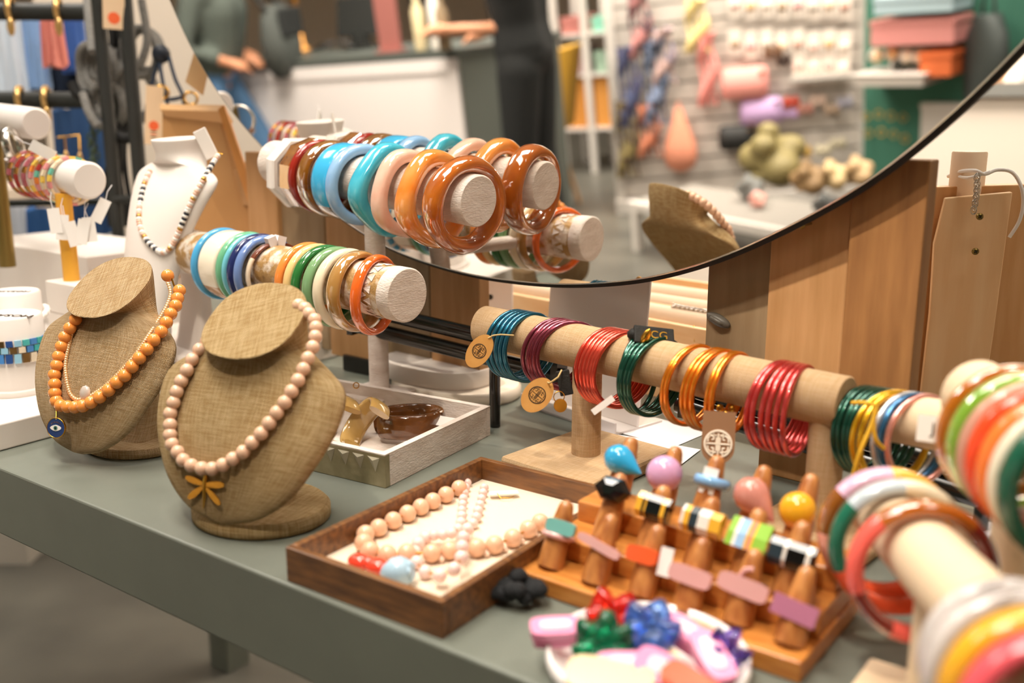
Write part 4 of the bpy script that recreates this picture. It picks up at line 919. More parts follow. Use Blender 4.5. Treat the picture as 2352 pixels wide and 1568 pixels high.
def barclip(label, px, py, z, L, Wd, m, rot, tilt=(0, -.25, 1), inner=pnkc):
    P = T(px, py, z); F_ = frame(P, tilt, U) @ Matrix.Rotation(radians(rot), 4, 'Z')
    root = thing('hair_clip', label, 'hair clip', F_, 'hair clips in the dish')
    rr = lambda w, l, p=4: [(l/2*math.copysign(abs(cos(t))**(2/p), cos(t)), w/2*math.copysign(abs(sin(t))**(2/p), sin(t))) for t in [2*pi*i/32 for i in range(32)]]
    part('clip_bar', MB().prism(rr(Wd, L), -.003, .003), m, root, bevel=.0008)
    if inner: part('inlay', MB().prism(rr(Wd*.5, L*.62), .003, .0038), inner, root)
    part('under_bar', MB().prism(rr(Wd*.8, L*.9), -.010, -.006), m, root)
    return root
barclip('pink clip with a pale inlay sticking out of the left rim of the dish', 1276, 1443, .027, .031, .016, pnk, 40)
barclip('pink clip with a pale inlay at the back right of the dish', 1590, 1460, .030, .040, .016, pnk, -12)
barclip('large pink clip with a pale inlay at the right of the dish', 1636, 1508, .030, .040, .017, pnk, -40)
barclip('pink clip with a pale inlay at the front left of the dish', 1440, 1530, .030, .034, .018, pnk, 35)
barclip('broad pink clip at the front centre of the dish', 1535, 1548, .030, .040, .022, pnk, 5, (.1, -.4, 1))
barclip('cream coloured clip low at the front of the dish', 1400, 1562, .030, .048, .026, crm, 20, inner=None)
barclip('pale beige clip under the blue flower clip', 1495, 1497, .024, .034, .020, crm, -10, inner=None)
barclip('red orange clip at the bottom edge of the dish', 1590, 1575, .038, .036, .018, rdo, -10, inner=None)

# ---------------------------------------------------------------- right-hand bars
vb = Bar(W(2210, 985, .70), W(1975, 945, .775), .0185); vb = Bar(vb.at(-.06), vb.at(vb.L), .0185)
vs = thing('tee_bar_stand', 'beige T-bar with tube bracelets beyond the near end of the burlap bar', 'stand', Matrix.Translation(Vector((vb.at(.02).x, vb.at(.02).y, TZ))))
part('bar', vb.mb(.002), velvet, vs, True)
q = vb.at(.015); part('post', MB().lathe([(.013, .006), (.013, q.z-TZ-.006)], 28, 0, Matrix.Translation((q.x, q.y, TZ))), velvet, vs, True)
part('base', MB().box((-.045, -.045, 0), (.045, .045, .008), 0, rotz(UA, (q.x, q.y, TZ))), velvet, vs, True, .002)
G6 = 'tube bracelets on the beige bar'
b7 = bundle('dark green tube bracelets tied with yellow cord at the far end of the beige bar', vb, [(1978, 2, 2), (1992, 0, 0), (2006, 0, 1), (2020, -3, 1), (2034, -5, 2)], .0350, dkgreen, group=G6)
yel2 = tubem('tube_yellow', 'E8B31C')
bundle('two bright yellow tube bracelets next to the dark green ones on the beige bar', vb, [(2046, -12, 2), (2056, -6, 2)], .0372, yel2, group=G6)
bundle('single silvery white tube bracelet on the beige bar', vb, [(2082, -6, 1)], .0350, tubem('tube_silver', 'D6D9DE'), group=G6)
bundle('single metallic blue tube bracelet on the beige bar', vb, [(2097, -6, 1)], .0345, tubem('tube_blue', '2F6E9E'), group=G6)
bundle('single metallic pink tube bracelet on the beige bar', vb, [(2116, -8, 2)], .0345, tubem('tube_pink', 'E9A296'), group=G6)
cdm = mat('yellow_cord', 'E5B02A', .7)
part('cord', MB().tube(cat_rom([W(1958, 925, .73), W(1985, 925, .715), W(2012, 935, .712), W(2000, 980, .712), W(1975, 1040, .712), W(1955, 1110, .72)], 5), .0016, 7), cdm, b7, True)
part('cord', MB().tube(cat_rom([W(2012, 935, .712), W(2006, 975, .712), W(2012, 1010, .712), W(2030, 1030, .715)], 5), .0016, 7), cdm, b7, True)
P = W(2143, 985, .672); stk = thing('size_sticker', 'small white sticker marked J on the beige bar', 'label', frame(P, CAM-P, UP) @ Matrix.Rotation(radians(-90), 4, 'Z'))
part('card', MB().box((-.010, -.009, -.0002), (.010, .009, .0002)), tgm, stk)
text('J', .011, ink, stk, stk.matrix_basis @ Matrix.Translation((0, 0, .0004)))
# big bar at the right edge
rbA = W(2240, 905, .63); rbB = W(2620, 1160, .46); rb = Bar(rbB, rbA, .0225)
rs3 = thing('tee_bar_stand', 'pale beige T-bar with coloured bangles leaving the frame at the right edge', 'stand', Matrix.Translation(Vector((rb.at(.05).x, rb.at(.05).y, TZ))))
part('bar', rb.mb(.002), velvet, rs3, True)
q = rb.at(.05); part('post', MB().lathe([(.013, .006), (.013, q.z-TZ-.006)], 28, 0, Matrix.Translation((q.x, q.y, TZ))), velvet, rs3, True)
part('base', MB().box((-.05, -.05, 0), (.05, .05, .008), 0, rotz(UA, (q.x, q.y, TZ))), velvet, rs3, True, .002)
def rbg(px, ra, rb_, m, lab, R=.0335, yaw=0, seg=None, bar=rb, g='bangles on the bar at the right edge'):
    bangle_on(bar, px, R, lambda: MB().ring(R, ra, rb_, 72, 14, 2, seg=seg), m, lab, g, yaw=yaw)
rbg(2312, .0042, .0050, clear('cl_amber', 'C8741C', .35), 'translucent amber bangle, leftmost on the bar at the right edge', yaw=2)
rbg(2343, .0042, .0058, clear('cl_green', '9CD04A', .45), 'clear lime green bangle on the bar at the right edge')
rbg(2372, .0042, .0052, gloss('mauve_resin', 'CF9A84'), 'mauve bangle on the bar at the right edge')
rbg(2398, .0045, .0060, gloss('red_orange', 'EE4E26'), 'red orange bangle on the bar at the right edge')
rbg(2428, .0045, .0060, gloss('orange_flat', 'F5803A'), 'orange bangle on the bar at the right edge')
rbg(2458, .0045, .0052, gloss('cream_flat', 'EFE6CF'), 'cream bangle on the bar at the right edge')
rbg(2490, .0050, .0075, gloss('deep_green', '1C5A44'), 'deep green bangle on the bar, last at the right edge')
# foreground bar, bottom right
fb = Bar(W(2440, 1610, .395), W(2010, 1150, .665), .0205)
fs = thing('tee_bar_stand', 'cream T-bar with bangles coming towards the camera at the lower right corner', 'stand', Matrix.Translation(Vector((fb.at(.12).x, fb.at(.12).y, TZ))))
part('bar', fb.mb(.002), velvet, fs, True)
q = fb.at(fb.solve(2165)); part('post', MB().lathe([(.0125, .006), (.0125, q.z-TZ-.006)], 28, 0, Matrix.Translation((q.x, q.y, TZ))), velvet, fs, True)
part('base', MB().box((-.045, -.045, 0), (.045, .045, .008), 0, rotz(UA, (q.x, q.y, TZ))), velvet, fs, True, .002)
G8 = 'bangles on the bar at the lower right'
sa = lambda cuts: (lambda a: next(i for i, k in enumerate(cuts) if (2*pi-a) < k))
def fbg(px, R, ra, rb_, mats, lab, cuts=None, yaw=0, pw=2): bangle_on(fb, px, R, lambda: MB().ring(R, ra, rb_, 80, 14, pw, seg=(sa(cuts) if cuts else None)), mats, lab, G8, yaw=yaw)
brn2 = clear('cl_brown', '9A5A1C', .3); org2 = gloss('seg_orange', 'EE5A33'); pnk2 = gloss('seg_pink', 'F6A58E'); yl2 = gloss('seg_yellow', 'F4B24A'); gry2 = gloss('seg_greyblue', 'B9C5CC'); grn2 = gloss('seg_green', '1F6A52'); crm2 = gloss('seg_cream', 'F3E3C6'); ml2 = gloss('seg_lilac', 'DDB4CE'); cor2 = gloss('seg_coral', 'F4665A'); mar2 = clear('cl_maroon', '8E2A20', .3); amb2 = clear('cl_amb2', 'BE6A1C', .35)
TP = 2*pi
fbg(2036, .0335, .0048, .0088, [ml2, brn2, pnk2, org2, yl2], 'lilac, brown, pink and yellow segmented bangle at the far end of the lower right bar', [.9, 1.6, 2.3, 4.8, TP+1])
fbg(2066, .0330, .0048, .0072, [gry2, grn2, org2, crm2], 'pale blue, green, orange and cream segmented bangle on the lower right bar', [.9, 2.0, 4.4, TP+1])
fbg(2118, .0325, .0048, .0080, [amb2, cor2, mar2, cor2, mar2, amb2], 'amber, coral and maroon segmented bangle in the middle of the lower right bar', [.75, 1.9, 2.7, 4.3, 5.6, TP+1])
marb = mat('white_marble', 'DDD5D1', .15, col2='A59C98', nscale=35, spread=(.5, .68), coat=.6)
fbg(2305, .0300, .0040, .0050, marb, 'slim grey veined white marble bangle on the lower right bar')
fbg(2335, .0320, .0045, .0070, marb, 'thicker white marble bangle on the lower right bar', yaw=2)
fbg(2385, .0320, .0046, .0085, gloss('fg_yellow', 'F5B52E'), 'large yellow bangle at the lower right corner')
fbg(2436, .0320, .0046, .0085, gloss('fg_pink', 'F8626C'), 'large coral pink bangle in the extreme lower right corner')
# ---------------------------------------------------------------- behind the bars on the table
def rail(label, a, b, r, gap, ft=(.96,)):
    root = thing('metal_rail', label, 'rail', Matrix.Translation(a)); d = (b-a)
    for k in (0, 1):
        o_ = Vector((0, 0, -gap*k)); part('tube', MB().tube([a+o_, a+d*.5+o_, b+o_], r, 20), blackm, root, True)
    n = d.normalized()
    for t in (.03, .97): part('end_collar', MB().box((-.004, -.010, -gap-.010), (.004, .012, .012), 0, frame(a+d*t, (0, 0, 1), n)), blackm, root, True)
    for t in ft:
        q = a+d*t; part('foot', MB().tube([q+Vector((0, 0, -gap)), Vector((q.x, q.y, TZ+.001))], .006, 10), blackm, root, True)
    return root
rail('pair of black metal tubes between the bangle stand and the burlap bar', W(800, 700, 1.16), W(1300, 818, 1.02), .0085, .022, (.70,))
rail('black metal tubes running behind the near end of the burlap bar', W(1560, 880, .965), W(2300, 1100, .80), .0095, .020)
# rounded white jewellery plate with a pin, on a marbled slab
sl = thing('marble_slab', 'cream marbled stone slab under the white plate', 'slab', Matrix.Translation(T(1060, 900, .008)))
P = T(1046, 882, .008); P = Vector((P.x, P.y, TZ))
part('slab', MB().lathe([(.080, .0), (.083, .003), (.083, .012), (.080, .015)], 64, 0, rotz(UA, P), sx=1.05, sy=.78), mat('marbled_stone', 'EFE3D4', .35, col2='8D8378', nscale=14, spread=(.62, .75)), sl, True)
pl = thing('jewellery_plate', 'thick white D-shaped jewellery plate brightly lit behind the bangle tray', 'plate', Matrix.Translation(P+Vector((0, 0, .015))))
P3 = P+Vector((-.020, .008, .0152))
pts = [(.075*math.copysign(abs(cos(t))**.75, cos(t)), .050*math.copysign(abs(sin(t))**.8, sin(t))) for t in [2*pi*i/64 for i in range(64)]]
part('plate', MB().loft([[(x*k, y*k, z) for x, y in pts] for k, z in ((.97, 0), (1, .004), (1, .018), (.985, .021))], Mx=rotz(UA, P3)), white2, pl, True)
q = P3+Vector((.002, .008, .021)); top = q+Vector((0, 0, .125))
part('pin', MB().tube([q, top], .0011, 8), gold, pl, True)
bt = thing('black_tray', 'small black tray just left of the white stand post', 'tray', Matrix.Translation(T(820, 900, 0)))
q = T(880, 905, .0); q = q+VV*.05
ubox('tray', bt, q, .12, .10, .0005, .022, blackm)
part('ring_charm', MB().ring(.0024, .0006, .0006, 20, 6, 2, Mx=frame(W(818, 885, 1.07), CAM-W(818, 885, 1.07))), gold, bt, True)
# white acrylic sign holder
ac = thing('sign_holder', 'white acrylic L-shaped sign holder behind the burlap bar', 'holder', Matrix.Translation(T(1330, 985, 0)))
a_, b_, c_ = T(1412, 1003, 0), T(1195, 930, 0), None
ex = (a_-b_); ex.z = 0; wl_ = ex.length; ex.normalize(); ey = UP.cross(ex)
am = Matrix((ex, ey, UP)).transposed().to_4x4(); am.translation = b_+Vector((0, 0, .0005)); am = am
part('foot', MB().box((0, 0, 0), (wl_, .075, .003)), acryl, ac, False, .0008, INVM(ac) @ am)
part('face', MB().box((.0, .0, 0), (wl_, .003, .165), 0, Matrix.Translation((0, .034, .003)) @ Matrix.Rotation(radians(-5), 4, 'X')), acryl, ac, False, .0008, INVM(ac) @ am)
part('front_lip', MB().box((0, 0, 0), (wl_, .0025, .014)), acryl, ac, False, .0005, INVM(ac) @ am)
for i, (x, y, w, h, a, lab) in enumerate(((1500, 985, .10, .07, -.75, 'sheet of white paper on the table behind the ring stand'), (1460, 1025, .12, .05, -.55, 'second white paper sheet under the burlap bar stand'), (1690, 960, .07, .03, -.6, 'narrow white paper slip behind the burlap bar'), (2310, 1240, .09, .05, -.9, 'white paper on the table at the right edge'), (2010, 1078, .06, .03, -.7, 'small white paper behind the second post of the burlap bar'))):
    P = T(x, y, .0006+.0004*i); tag(MB().box((-w/2, -h/2, 0), (w/2, h/2, .0003), 0, rotz(a, P)).build('paper_sheet', paper), lab, 'paper')
P = T(2270, 1128, 0); tag(MB().lathe([(.030, 0), (.031, .003), (.031, .016), (.029, .018)], 40, 0, Matrix.Translation(P)).build('wooden_disc', beech), 'round wooden foot standing on the table behind the right-hand bangles', 'disc')

# wooden trays with bracelets beyond the table, seen under the mirror
wb = thing('bracelet_box', 'light wooden bracelet box seen through the gap under the mirror', 'box', Matrix.Translation(W(1500, 740, 1.30)))
q1 = W(1050, 640, 1.50); q2 = W(1690, 800, 1.16); e1 = q2-q1; e1.z = 0; le = e1.length; e1.normalize(); e2 = UP.cross(e1)
zt = W(1400, 712, 1.24).z
wm_ = Matrix((e1, e2, UP)).transposed().to_4x4(); o_ = W(1400, 712, 1.24); wm_.translation = Vector((o_.x, o_.y, 0))-e1*.30
rel = INVM(wb) @ wm_
lb_ = mat('light_wood', 'F0CFA2', .5, col2='E6BD8A', nscale=8, stretch=(2, 9, 9))
part('front_board', MB().box((0, -.010, TZ), (.62, 0, zt)), lb_, wb, False, .001, rel)
part('bottom', MB().box((0, 0, TZ), (.62, .20, zt-.025)), lb_, wb, False, 0, rel)
part('back_board', MB().box((0, .20, TZ), (.62, .21, zt+.01)), lb_, wb, False, .001, rel)
for k, y in enumerate((.035, .085, .14)):
    part('padded_roll', MB().tube([(.02, y, zt-.010), (.6, y, zt-.008+.004*k)], .018, 20), mat('cream_roll', 'F4DCC0', .8), wb, False, 0, rel)
part('divider', MB().box((0, .060, zt-.025), (.62, .064, zt+.004)), lb_, wb, False, 0, rel)
for i, (t, lab, m_) in enumerate(((.44, 'braided silver bracelet on the padded rolls under the mirror', silver), (.50, 'second silver chain bracelet on the padded rolls under the mirror', silver))):
    r0 = thing('chain_bracelet', lab, 'bracelet', wm_ @ Matrix.Translation((t-.07, .035+.02*i, zt+.010)), 'chain bracelets in the wooden box')
    for s_ in (0, 1, 2): part('strand', MB().tube([(x*.10/24, .0022*sin(x*1.3+s_*2.1), .0022*cos(x*1.3+s_*2.1)-.0*x) for x in range(25)], .0016, 6), m_, r0)
for i in range(4):
    P = wm_ @ Vector((.36+.07*i, -.004, zt-.006)); r0 = thing('gold_earring', 'tiny gold hook earring on the wooden box edge, %s from the left' % ['first', 'second', 'third', 'fourth'][i], 'earring', Matrix.Translation(P), 'gold earrings on the box edge')
    part('hook', MB().tube([P+Vector((0, .006, .004)), P+Vector((0, 0, .007)), P+Vector((0, -.007, .002)), P+Vector((0, -.008, -.010))], .0008, 6), gold, r0, True)
cd_ = tag(MB().box((-.03, -.001, -.028), (.03, .001, .028), 0, frame(W(1130, 690, 1.30), (0, 0, 1), (1, -.5, 0))).build('earring_card', paper), 'white earring card with a dark stud left of the sign holder', 'card')
tag(MB().sphere((0, 0, 0), .004, 10, 6, 0, (1, .5, 1), Matrix.Translation(W(1126, 682, 1.285))).build('stud_earring', blackm), 'tiny dark stud earring on the white card left of the sign holder', 'earring')

# wooden display easel at the right
ez = thing('wooden_easel', 'beech necklace easel with a tapered front panel and two screws at the right', 'display', Matrix.Translation(W(2240, 700, 1.0)))
EN = (Vector((0, -1, 0))*.96+Vector((-.18, 0, 0))).normalized(); EX = UP.cross(EN).normalized(); 
def eq(px, py, off=0):
    C0 = W(2240, 600, 1.0); r = ray(px, py); return CAM+r*(((C0-CAM).dot(EN)+off)/r.dot(EN))
def slabq(name, quad, th, m, off=0, bevel=.001):
    P = [eq(x, y, off) for x, y in quad]; n = len(P); mb = MB()
    mb.add(P+[p-EN*th for p in P], [tuple(range(n))[::-1], tuple(range(n, 2*n))]+[(i, (i+1) % n, n+(i+1) % n, n+i) for i in range(n)], 0, False)
    return part(name, mb, m, ez, True, bevel)
slabq('back_panel', [(2125, 430), (2350, 424), (2420, 430), (2300, 1180), (2062, 1180)], .020, beech, 0, .001)
slabq('tapered_panel', [(2172, 455), (2326, 441), (2282, 770), (2262, 900), (2235, 1080), (2096, 1080), (2136, 720), (2146, 560)], .008, mat('pale_beech', 'FAD6A8', .5, col2='F3C896', nscale=8, stretch=(9, 9, 1)), .014, .001)
P = eq(2222, 405, -.012)
part('peg', MB().lathe([(.0165, -.02), (.0165, .023), (.0155, .0245)], 36, 0, Matrix.Translation(P)), mat('pale_beech2', 'F6D9B8', .5), ez, True)
for x, y in ((2250, 497), (2240, 577)):
    P = eq(x, y, .023); F_ = frame(P, EN)
    sc_ = part('screw', MB().lathe([(.0034, 0), (.0034, .0012), (.0022, .0024)], 16, 0, F_), brass, ez, True)
    sub('screw_slot', MB().box((-.0020, -.0004, .0022), (.0020, .0004, .0027), 0, F_ @ Matrix.Rotation(.6, 4, 'Z')).box((-.0004, -.0020, .0022), (.0004, .0020, .0027), 0, F_ @ Matrix.Rotation(.6, 4, 'Z')), blackm, sc_, ez)
cn = thing('cord_necklace', 'white cord necklace with a silver extender chain looped over the beech easel', 'necklace', Matrix.Translation(eq(2240, 420, .02)))
wc = mat('white_cord', 'F6F0EA', .6)
part('cord', MB().tube(cat_rom([eq(2178, 405, -.02), eq(2205, 394, .0), eq(2240, 392, .022), eq(2262, 400, .024), eq(2290, 390, .02), eq(2325, 396, .022), eq(2346, 430, .026), eq(2350, 470, .027), eq(2340, 510, .027), eq(2318, 545, .026)], 6), .0018, 8), wc, cn, True)
part('cord', MB().tube(cat_rom([eq(2196, 404, -.01), eq(2225, 408, .02), eq(2262, 398, .024), eq(2272, 394, .022)], 6), .0015, 8), wc, cn, True)
for i in range(11):
    t = i/10; P = eq(2244+3*sin(t*3)-8*t, 408+74*t, .0265); part('link', MB().ring(.0022, .0005, .0005, 14, 5, 2, Mx=frame(P, (1, .2, 0) if i % 2 else EN, UP) @ Matrix.Scale(1.5, 4, (1, 0, 0))), silver, cn, True)
tag(MB().box((-.012, -.01, -.16), (.012, .01, .26), 0, Matrix.Translation(eq(2335, 760, -.03)) @ Matrix.Rotation(radians(17), 4, 'Y')).build('wooden_strut', beech), 'slanted wooden strut at the right edge beside the beech easel', 'strut')
# shelf with goods on the far wall, right background
sh = thing('wall_counter', 'white background counter with a grey top at the upper right', 'counter', FR)
P = W(2300, 190, 3.0); pu, pv = uv(P)
part('body', MB().box((pu-.35, pv, 0), (pu+1.2, pv+.45, P.z-.04)), creamw, sh)
part('counter_top', MB().box((pu-.37, pv-.02, P.z-.04), (pu+1.22, pv+.47, P.z)), mat('grey_top', '8D8B84', .5), sh)
for i in range(6):
    q = P+U*(-.05+.11*i)+VV*.12; m_ = [gloss('bottle_peach', 'F0B98C'), white2, gloss('bottle_cream', 'F2E2CC'), gloss('bottle_orange', 'E58B4A')][i % 4]
    t_ = thing('jar', 'small pastel jar on the background counter, %s' % ['first from the left', 'second from the left', 'third from the left', 'third from the right', 'second from the right', 'last at the right'][i], 'jar', Matrix.Translation(q), 'jars on the background counter')
    part('glass', MB().lathe([(.03, 0), (.032, .004), (.032, .07+.03*(i % 2)), (.02, .085+.03*(i % 2))], 20), m_, t_); part('lid', MB().lathe([(.022, .085+.03*(i % 2)), (.022, .11+.03*(i % 2))], 20), white2, t_)
# ---------------------------------------------------------------- rack with leashes and clothes at the upper left
def vertical(px, py, d): P = W(px, py, d); return Vector((P.x, P.y, 0))
rk = thing('clothes_rack', 'dark grey metal clothes rack with two close uprights at the upper left', 'rack', Matrix.Translation(vertical(255, 300, 1.66)))
for px, r in ((251, .0105), (312, .0118)):
    v0 = vertical(px, 300, 1.66); part('upright', MB().tube([v0+UP*TZ, v0+Vector((0, 0, 2.1))], r, 20), rackm, rk, True)
for py, r in ((26, .0150), (228, .0145)):
    a = W(-160, py, 1.78); b = W(230, py+2, 1.76); part('cross_rail', MB().tube([a, b], r, 20), rackm, rk, True)
part('cross_rail', MB().tube([W(262, 458, 1.68), W(318, 454, 1.67)], .006, 12), rackm, rk, True)
part('cross_rail', MB().tube([W(-160, 470, 1.84), W(245, 462, 1.80)], .007, 12), blackm, rk, True)
v0 = vertical(-160, 300, 1.78); part('upright', MB().tube([v0+UP*TZ, v0+Vector((0, 0, 2.1))], .012, 20), rackm, rk, True)
ropem = mat('grey_braid', '8D8A84', .85, col2='6D6A66', nscale=300, bump=.6, bscale=900); ropeb = mat('black_rope', '1C1B1A', .8)
def leash(label, px, py, d, R, n, m, yaw, hang=None, end=None):
    P = W(px, py, d); root = thing('rope_leash', label, 'leash', Matrix.Translation(P), 'rope leashes on the rack')
    for k in range(n):
        F_ = frame(P+Vector((.006*k, .012*k, .004*k)), Vector((yaw+.25*k, -1, .15*k)), UP)
        part('coil', MB().tube([(R*(1-.12*k)*1.15*cos(2*pi*i/36), R*(1-.12*k)*.85*sin(2*pi*i/36), .004*sin(3*2*pi*i/36)) for i in range(36)], .0072, 10, True, Mx=F_), m, root)
        root.children[-1].matrix_local = INVM(root)
    if hang: part('strand', MB().tube(cat_rom([W(*q) for q in hang], 5), .0068, 10), m, root, True)
    if end: part('black_end', MB().tube(cat_rom([W(*q) for q in end], 5), .009, 10), ropeb, root, True)
    return root
leash('grey braided rope leash coiled at the left upright of the rack', 215, 160, 1.70, .036, 3, ropem, -.3, [(200, 0, 1.7), (205, 60, 1.66), (212, 120, 1.63)], [(165, 190, 1.69), (180, 218, 1.69), (205, 215, 1.69)])
leash('second grey rope leash coiled lower between the two uprights', 245, 243, 1.71, .032, 3, ropem, .2, [(190, 215, 1.65), (205, 260, 1.64), (225, 290, 1.64)])
leash('grey rope leash looped behind the right upright', 305, 215, 1.73, .040, 2, ropem, .5, [(325, 0, 1.7), (338, 90, 1.7), (322, 150, 1.7)], [(255, 305, 1.68), (285, 318, 1.68), (310, 312, 1.68)])
leash('grey rope leash hanging highest by the right upright', 322, 120, 1.72, .034, 2, ropem, .1, [(290, 0, 1.74), (285, 60, 1.73), (290, 120, 1.72)])
tch = thing('chain_leash', 'dark green chain hanging beside the left upright of the rack', 'leash', Matrix.Translation(W(216, 330, 1.68)))
grm = mat('green_chain', '3B4A34', .5)
for i in range(12): part('link', MB().ring(.0055, .0018, .0018, 14, 6, 2, Mx=frame(W(214+4*sin(i), 276+10*i, 1.68), (1, .2, 0) if i % 2 else (0, 1, .1), UP)), grm, tch, True)
for k, (x0, lab) in enumerate(((262, 'black rope bundle hanging between the uprights of the rack'), (283, 'second black rope bundle between the uprights, nearer the right one'))):
    root = thing('rope_bundle', lab, 'rope', Matrix.Translation(W(x0, 200, 1.72)))
    for j in range(3): part('strand', MB().tube(cat_rom([W(x0-12+10*j+6*sin(q*1.7+j), 40+q*60, 1.72+.01*j) for q in range(9)], 4), .0048, 8), ropeb, root, True)
orm = mat('orange_print', 'F26A3A', .6); card = mat('kraft_pale', 'E8C9A4', .7)
def rtag(label, px, py, d, w, h, rot, cy_, up):
    P = W(px, py, d); F_ = frame(P, (CAM-P)+Vector((.15, 0, 0)), UP) @ Matrix.Rotation(radians(rot), 4, 'Z')
    root = thing('swing_tag', label, 'tag', F_, 'orange dot swing tags')
    part('card', MB().box((-h/2, -w/2, -.0006), (h/2, w/2, .0006)), card, root)
    part('orange_dot', MB().lathe([(w*.28, .0006), (w*.28, .0009)], 28, 0, Matrix.Translation((cy_, 0, 0))), orm, root)
    for i in range(3): part('printed_line', MB().box((cy_+up*(.35*w+.0042*i)-.0009, -w*.16, .0006), (cy_+up*(.35*w+.0042*i)+.0009, w*.16, .0008)), orm if i == 1 else ink, root)
rtag('cream swing tag with an orange dot at the top between the uprights', 261, 22, 1.60, .033, .060, -3, -.013, -.0)
rtag('cream swing tag with an orange dot and printed lines right of the uprights', 354, 265, 1.60, .027, .092, -6, -.016, -1)
kn = thing('strap_knob', 'round navy knob with blue straps right of the rack', 'strap', Matrix.Translation(W(370, 124, 1.62)))
bs_ = mat('navy_strap', '25344A', .6)
part('knob', MB().sphere((0, 0, 0), .0150, 18, 12, 0, (1, .8, 1), Matrix.Translation(W(370, 124, 1.62))), mat('navy_knob', '161E2B', .5), kn, True)
for pth in ([(366, 140, 1.62), (376, 200, 1.62), (392, 270, 1.63), (402, 330, 1.64)], [(388, 130, 1.62), (402, 180, 1.62), (420, 220, 1.62), (422, 250, 1.62)], [(362, 140, 1.63), (350, 190, 1.64), (335, 260, 1.65), (345, 330, 1.66)], [(423, 222, 1.62), (395, 228, 1.63), (370, 226, 1.64)], [(424, 235, 1.62), (440, 280, 1.63), (450, 312, 1.64)]):
    part('strap', MB().tube(cat_rom([W(*q) for q in pth], 5), .0032, 8), bs_, kn, True)
for k, (x, y) in enumerate(((372, 212), (438, 226))):
    part('brass_clip', MB().ring(.008, .0022, .003, 18, 8, 2, Mx=frame(W(x, y, 1.61), (.3, -1, .2))), gold, kn, True)
def garment(label, x0, x1, y0, y1, d, cols, cat='clothes', nm='hanging_garment', folds=5, amp=.012):
    a, b = W(x0, y0, d), W(x1, y0, d); zb = W(x0, y1, d).z; root = thing(nm, label, cat, Matrix.Translation(Vector(((a.x+b.x)/2, a.y, zb)))); wdt = (b-a).length
    n = 40; rings = []
    for i in range(7):
        t = i/6; z = zb+(a.z-zb)*t; ro = []
        for j in range(n): u = j/n*2*pi; ro.append((a.x+wdt*(.5+.5*cos(u)*(1-.04*t)), a.y+.018*sin(u)+amp*sin(folds*cos(u)*pi+i*.3)*(1.1-t*.6), z+.004*sin(u*3)))
        rings.append(ro)
    part('cloth', MB().loft(rings), cols, root, True); return root
dk = lambda c: mat('cloth_'+c, c, .9, bump=.4, bscale=120)
garment('white and pale blue striped garment at the upper left edge', -60, 52, 40, 215, 2.0, dk('DCE6F2'))
garment('light blue garment on the rack beside the coral cloth', 50, 98, 44, 205, 2.02, dk('92B4E0'))
garment('coral knitted cloth hanging on the rack', 95, 141, 44, 152, 1.95, dk('D98476'), folds=3)
garment('mid blue garment hanging right of the coral cloth', 138, 190, 36, 165, 2.05, dk('4468AE'))
garment('dark navy garment behind the coral cloth', 118, 200, 140, 215, 2.12, dk('1F2A3C'))
garment('dark blue denim jeans hanging low on the rack', 118, 258, 252, 640, 2.05, dk('33527E'))
garment('bright blue denim hanging under the tile bracelets', 60, 150, 480, 640, 2.0, dk('3E6CA8'))
garment('white patterned fabric low on the rack at the left edge', -40, 62, 470, 640, 2.1, dk('D8DCE4'))
garment('grey and white fabric below the left upright of the rack', 180, 262, 540, 640, 1.95, dk('8A8A82'))
for k, (x, y, lab) in enumerate(((24, 22, 'gold clasp jewellery hanging on the top rail, left'), (134, 22, 'thin gold chain piece hanging on the top rail, right'), (46, 226, 'gold drop earring on the middle rail, left'), (106, 226, 'gold hoop on the middle rail, right'))):
    P = W(x, y, 1.76); root = thing('gold_jewellery', lab, 'earring', Matrix.Translation(P), 'gold pieces on the rack rails')
    part('hoop', MB().ring(.017, .003, .005, 28, 8, 2, Mx=frame(P, (1, .2, 0))), mat('pale_gold_piece', 'E8BE7C', .3, metal=.85), root, True)
    part('drop', MB().sphere((0, 0, 0), .008, 12, 8, 0, (.9, .6, 2.0), Matrix.Translation(P+Vector((.006, -.018, -.030)))), MATS['pale_gold_piece'], root, True)
P = W(158, 345, 1.70); er = thing('gold_earring', 'square gold frame drop earring hanging in front of the dark jeans', 'earring', Matrix.Translation(P))
part('frame', MB().tube([W(132, 316, 1.7), W(182, 310, 1.7), W(184, 360, 1.7)], .0016, 8).tube([W(148, 314, 1.7), W(152, 358, 1.7)], .0016, 8), gold, er, True)
for x, y in ((152, 362), (184, 366)): part('drop', MB().sphere((0, 0, 0), .006, 10, 8, 0, (.8, .6, 2), Matrix.Translation(W(x, y, 1.7))), MATS['pale_gold_piece'], er, True)
# brown wooden display behind the white bust
wd_ = thing('wooden_display', 'brown wooden panel display standing behind the white bust', 'display', Matrix.Translation(W(470, 480, 1.5)))
def wslab(name, pts, th, m, root=wd_):
    P = [W(*q) for q in pts]; nrm = (P[1]-P[0]).cross(P[2]-P[0]).normalized()
    if nrm.dot(CAM-P[0]) < 0: nrm = -nrm
    n = len(P); mb = MB().add(P+[p-nrm*th for p in P], [tuple(range(n))[::-1], tuple(range(n, 2*n))]+[(i, (i+1) % n, n+(i+1) % n, n+i) for i in range(n)], 0, False)
    return part(name, mb, m, root, True, .001)
tanw = mat('tan_board', 'B98A57', .6, col2='AD7D4A', nscale=6, bump=.05)
wslab('face_panel', [(372, 250, 1.50), (500, 254, 1.44), (585, 520, 1.44), (590, 640, 1.44), (372, 640, 1.50)], .012, tanw)
wslab('top_edge', [(366, 238, 1.50), (512, 240, 1.43), (502, 256, 1.42), (368, 252, 1.49)], .03, mat('tan_edge', 'CFA06A', .6))
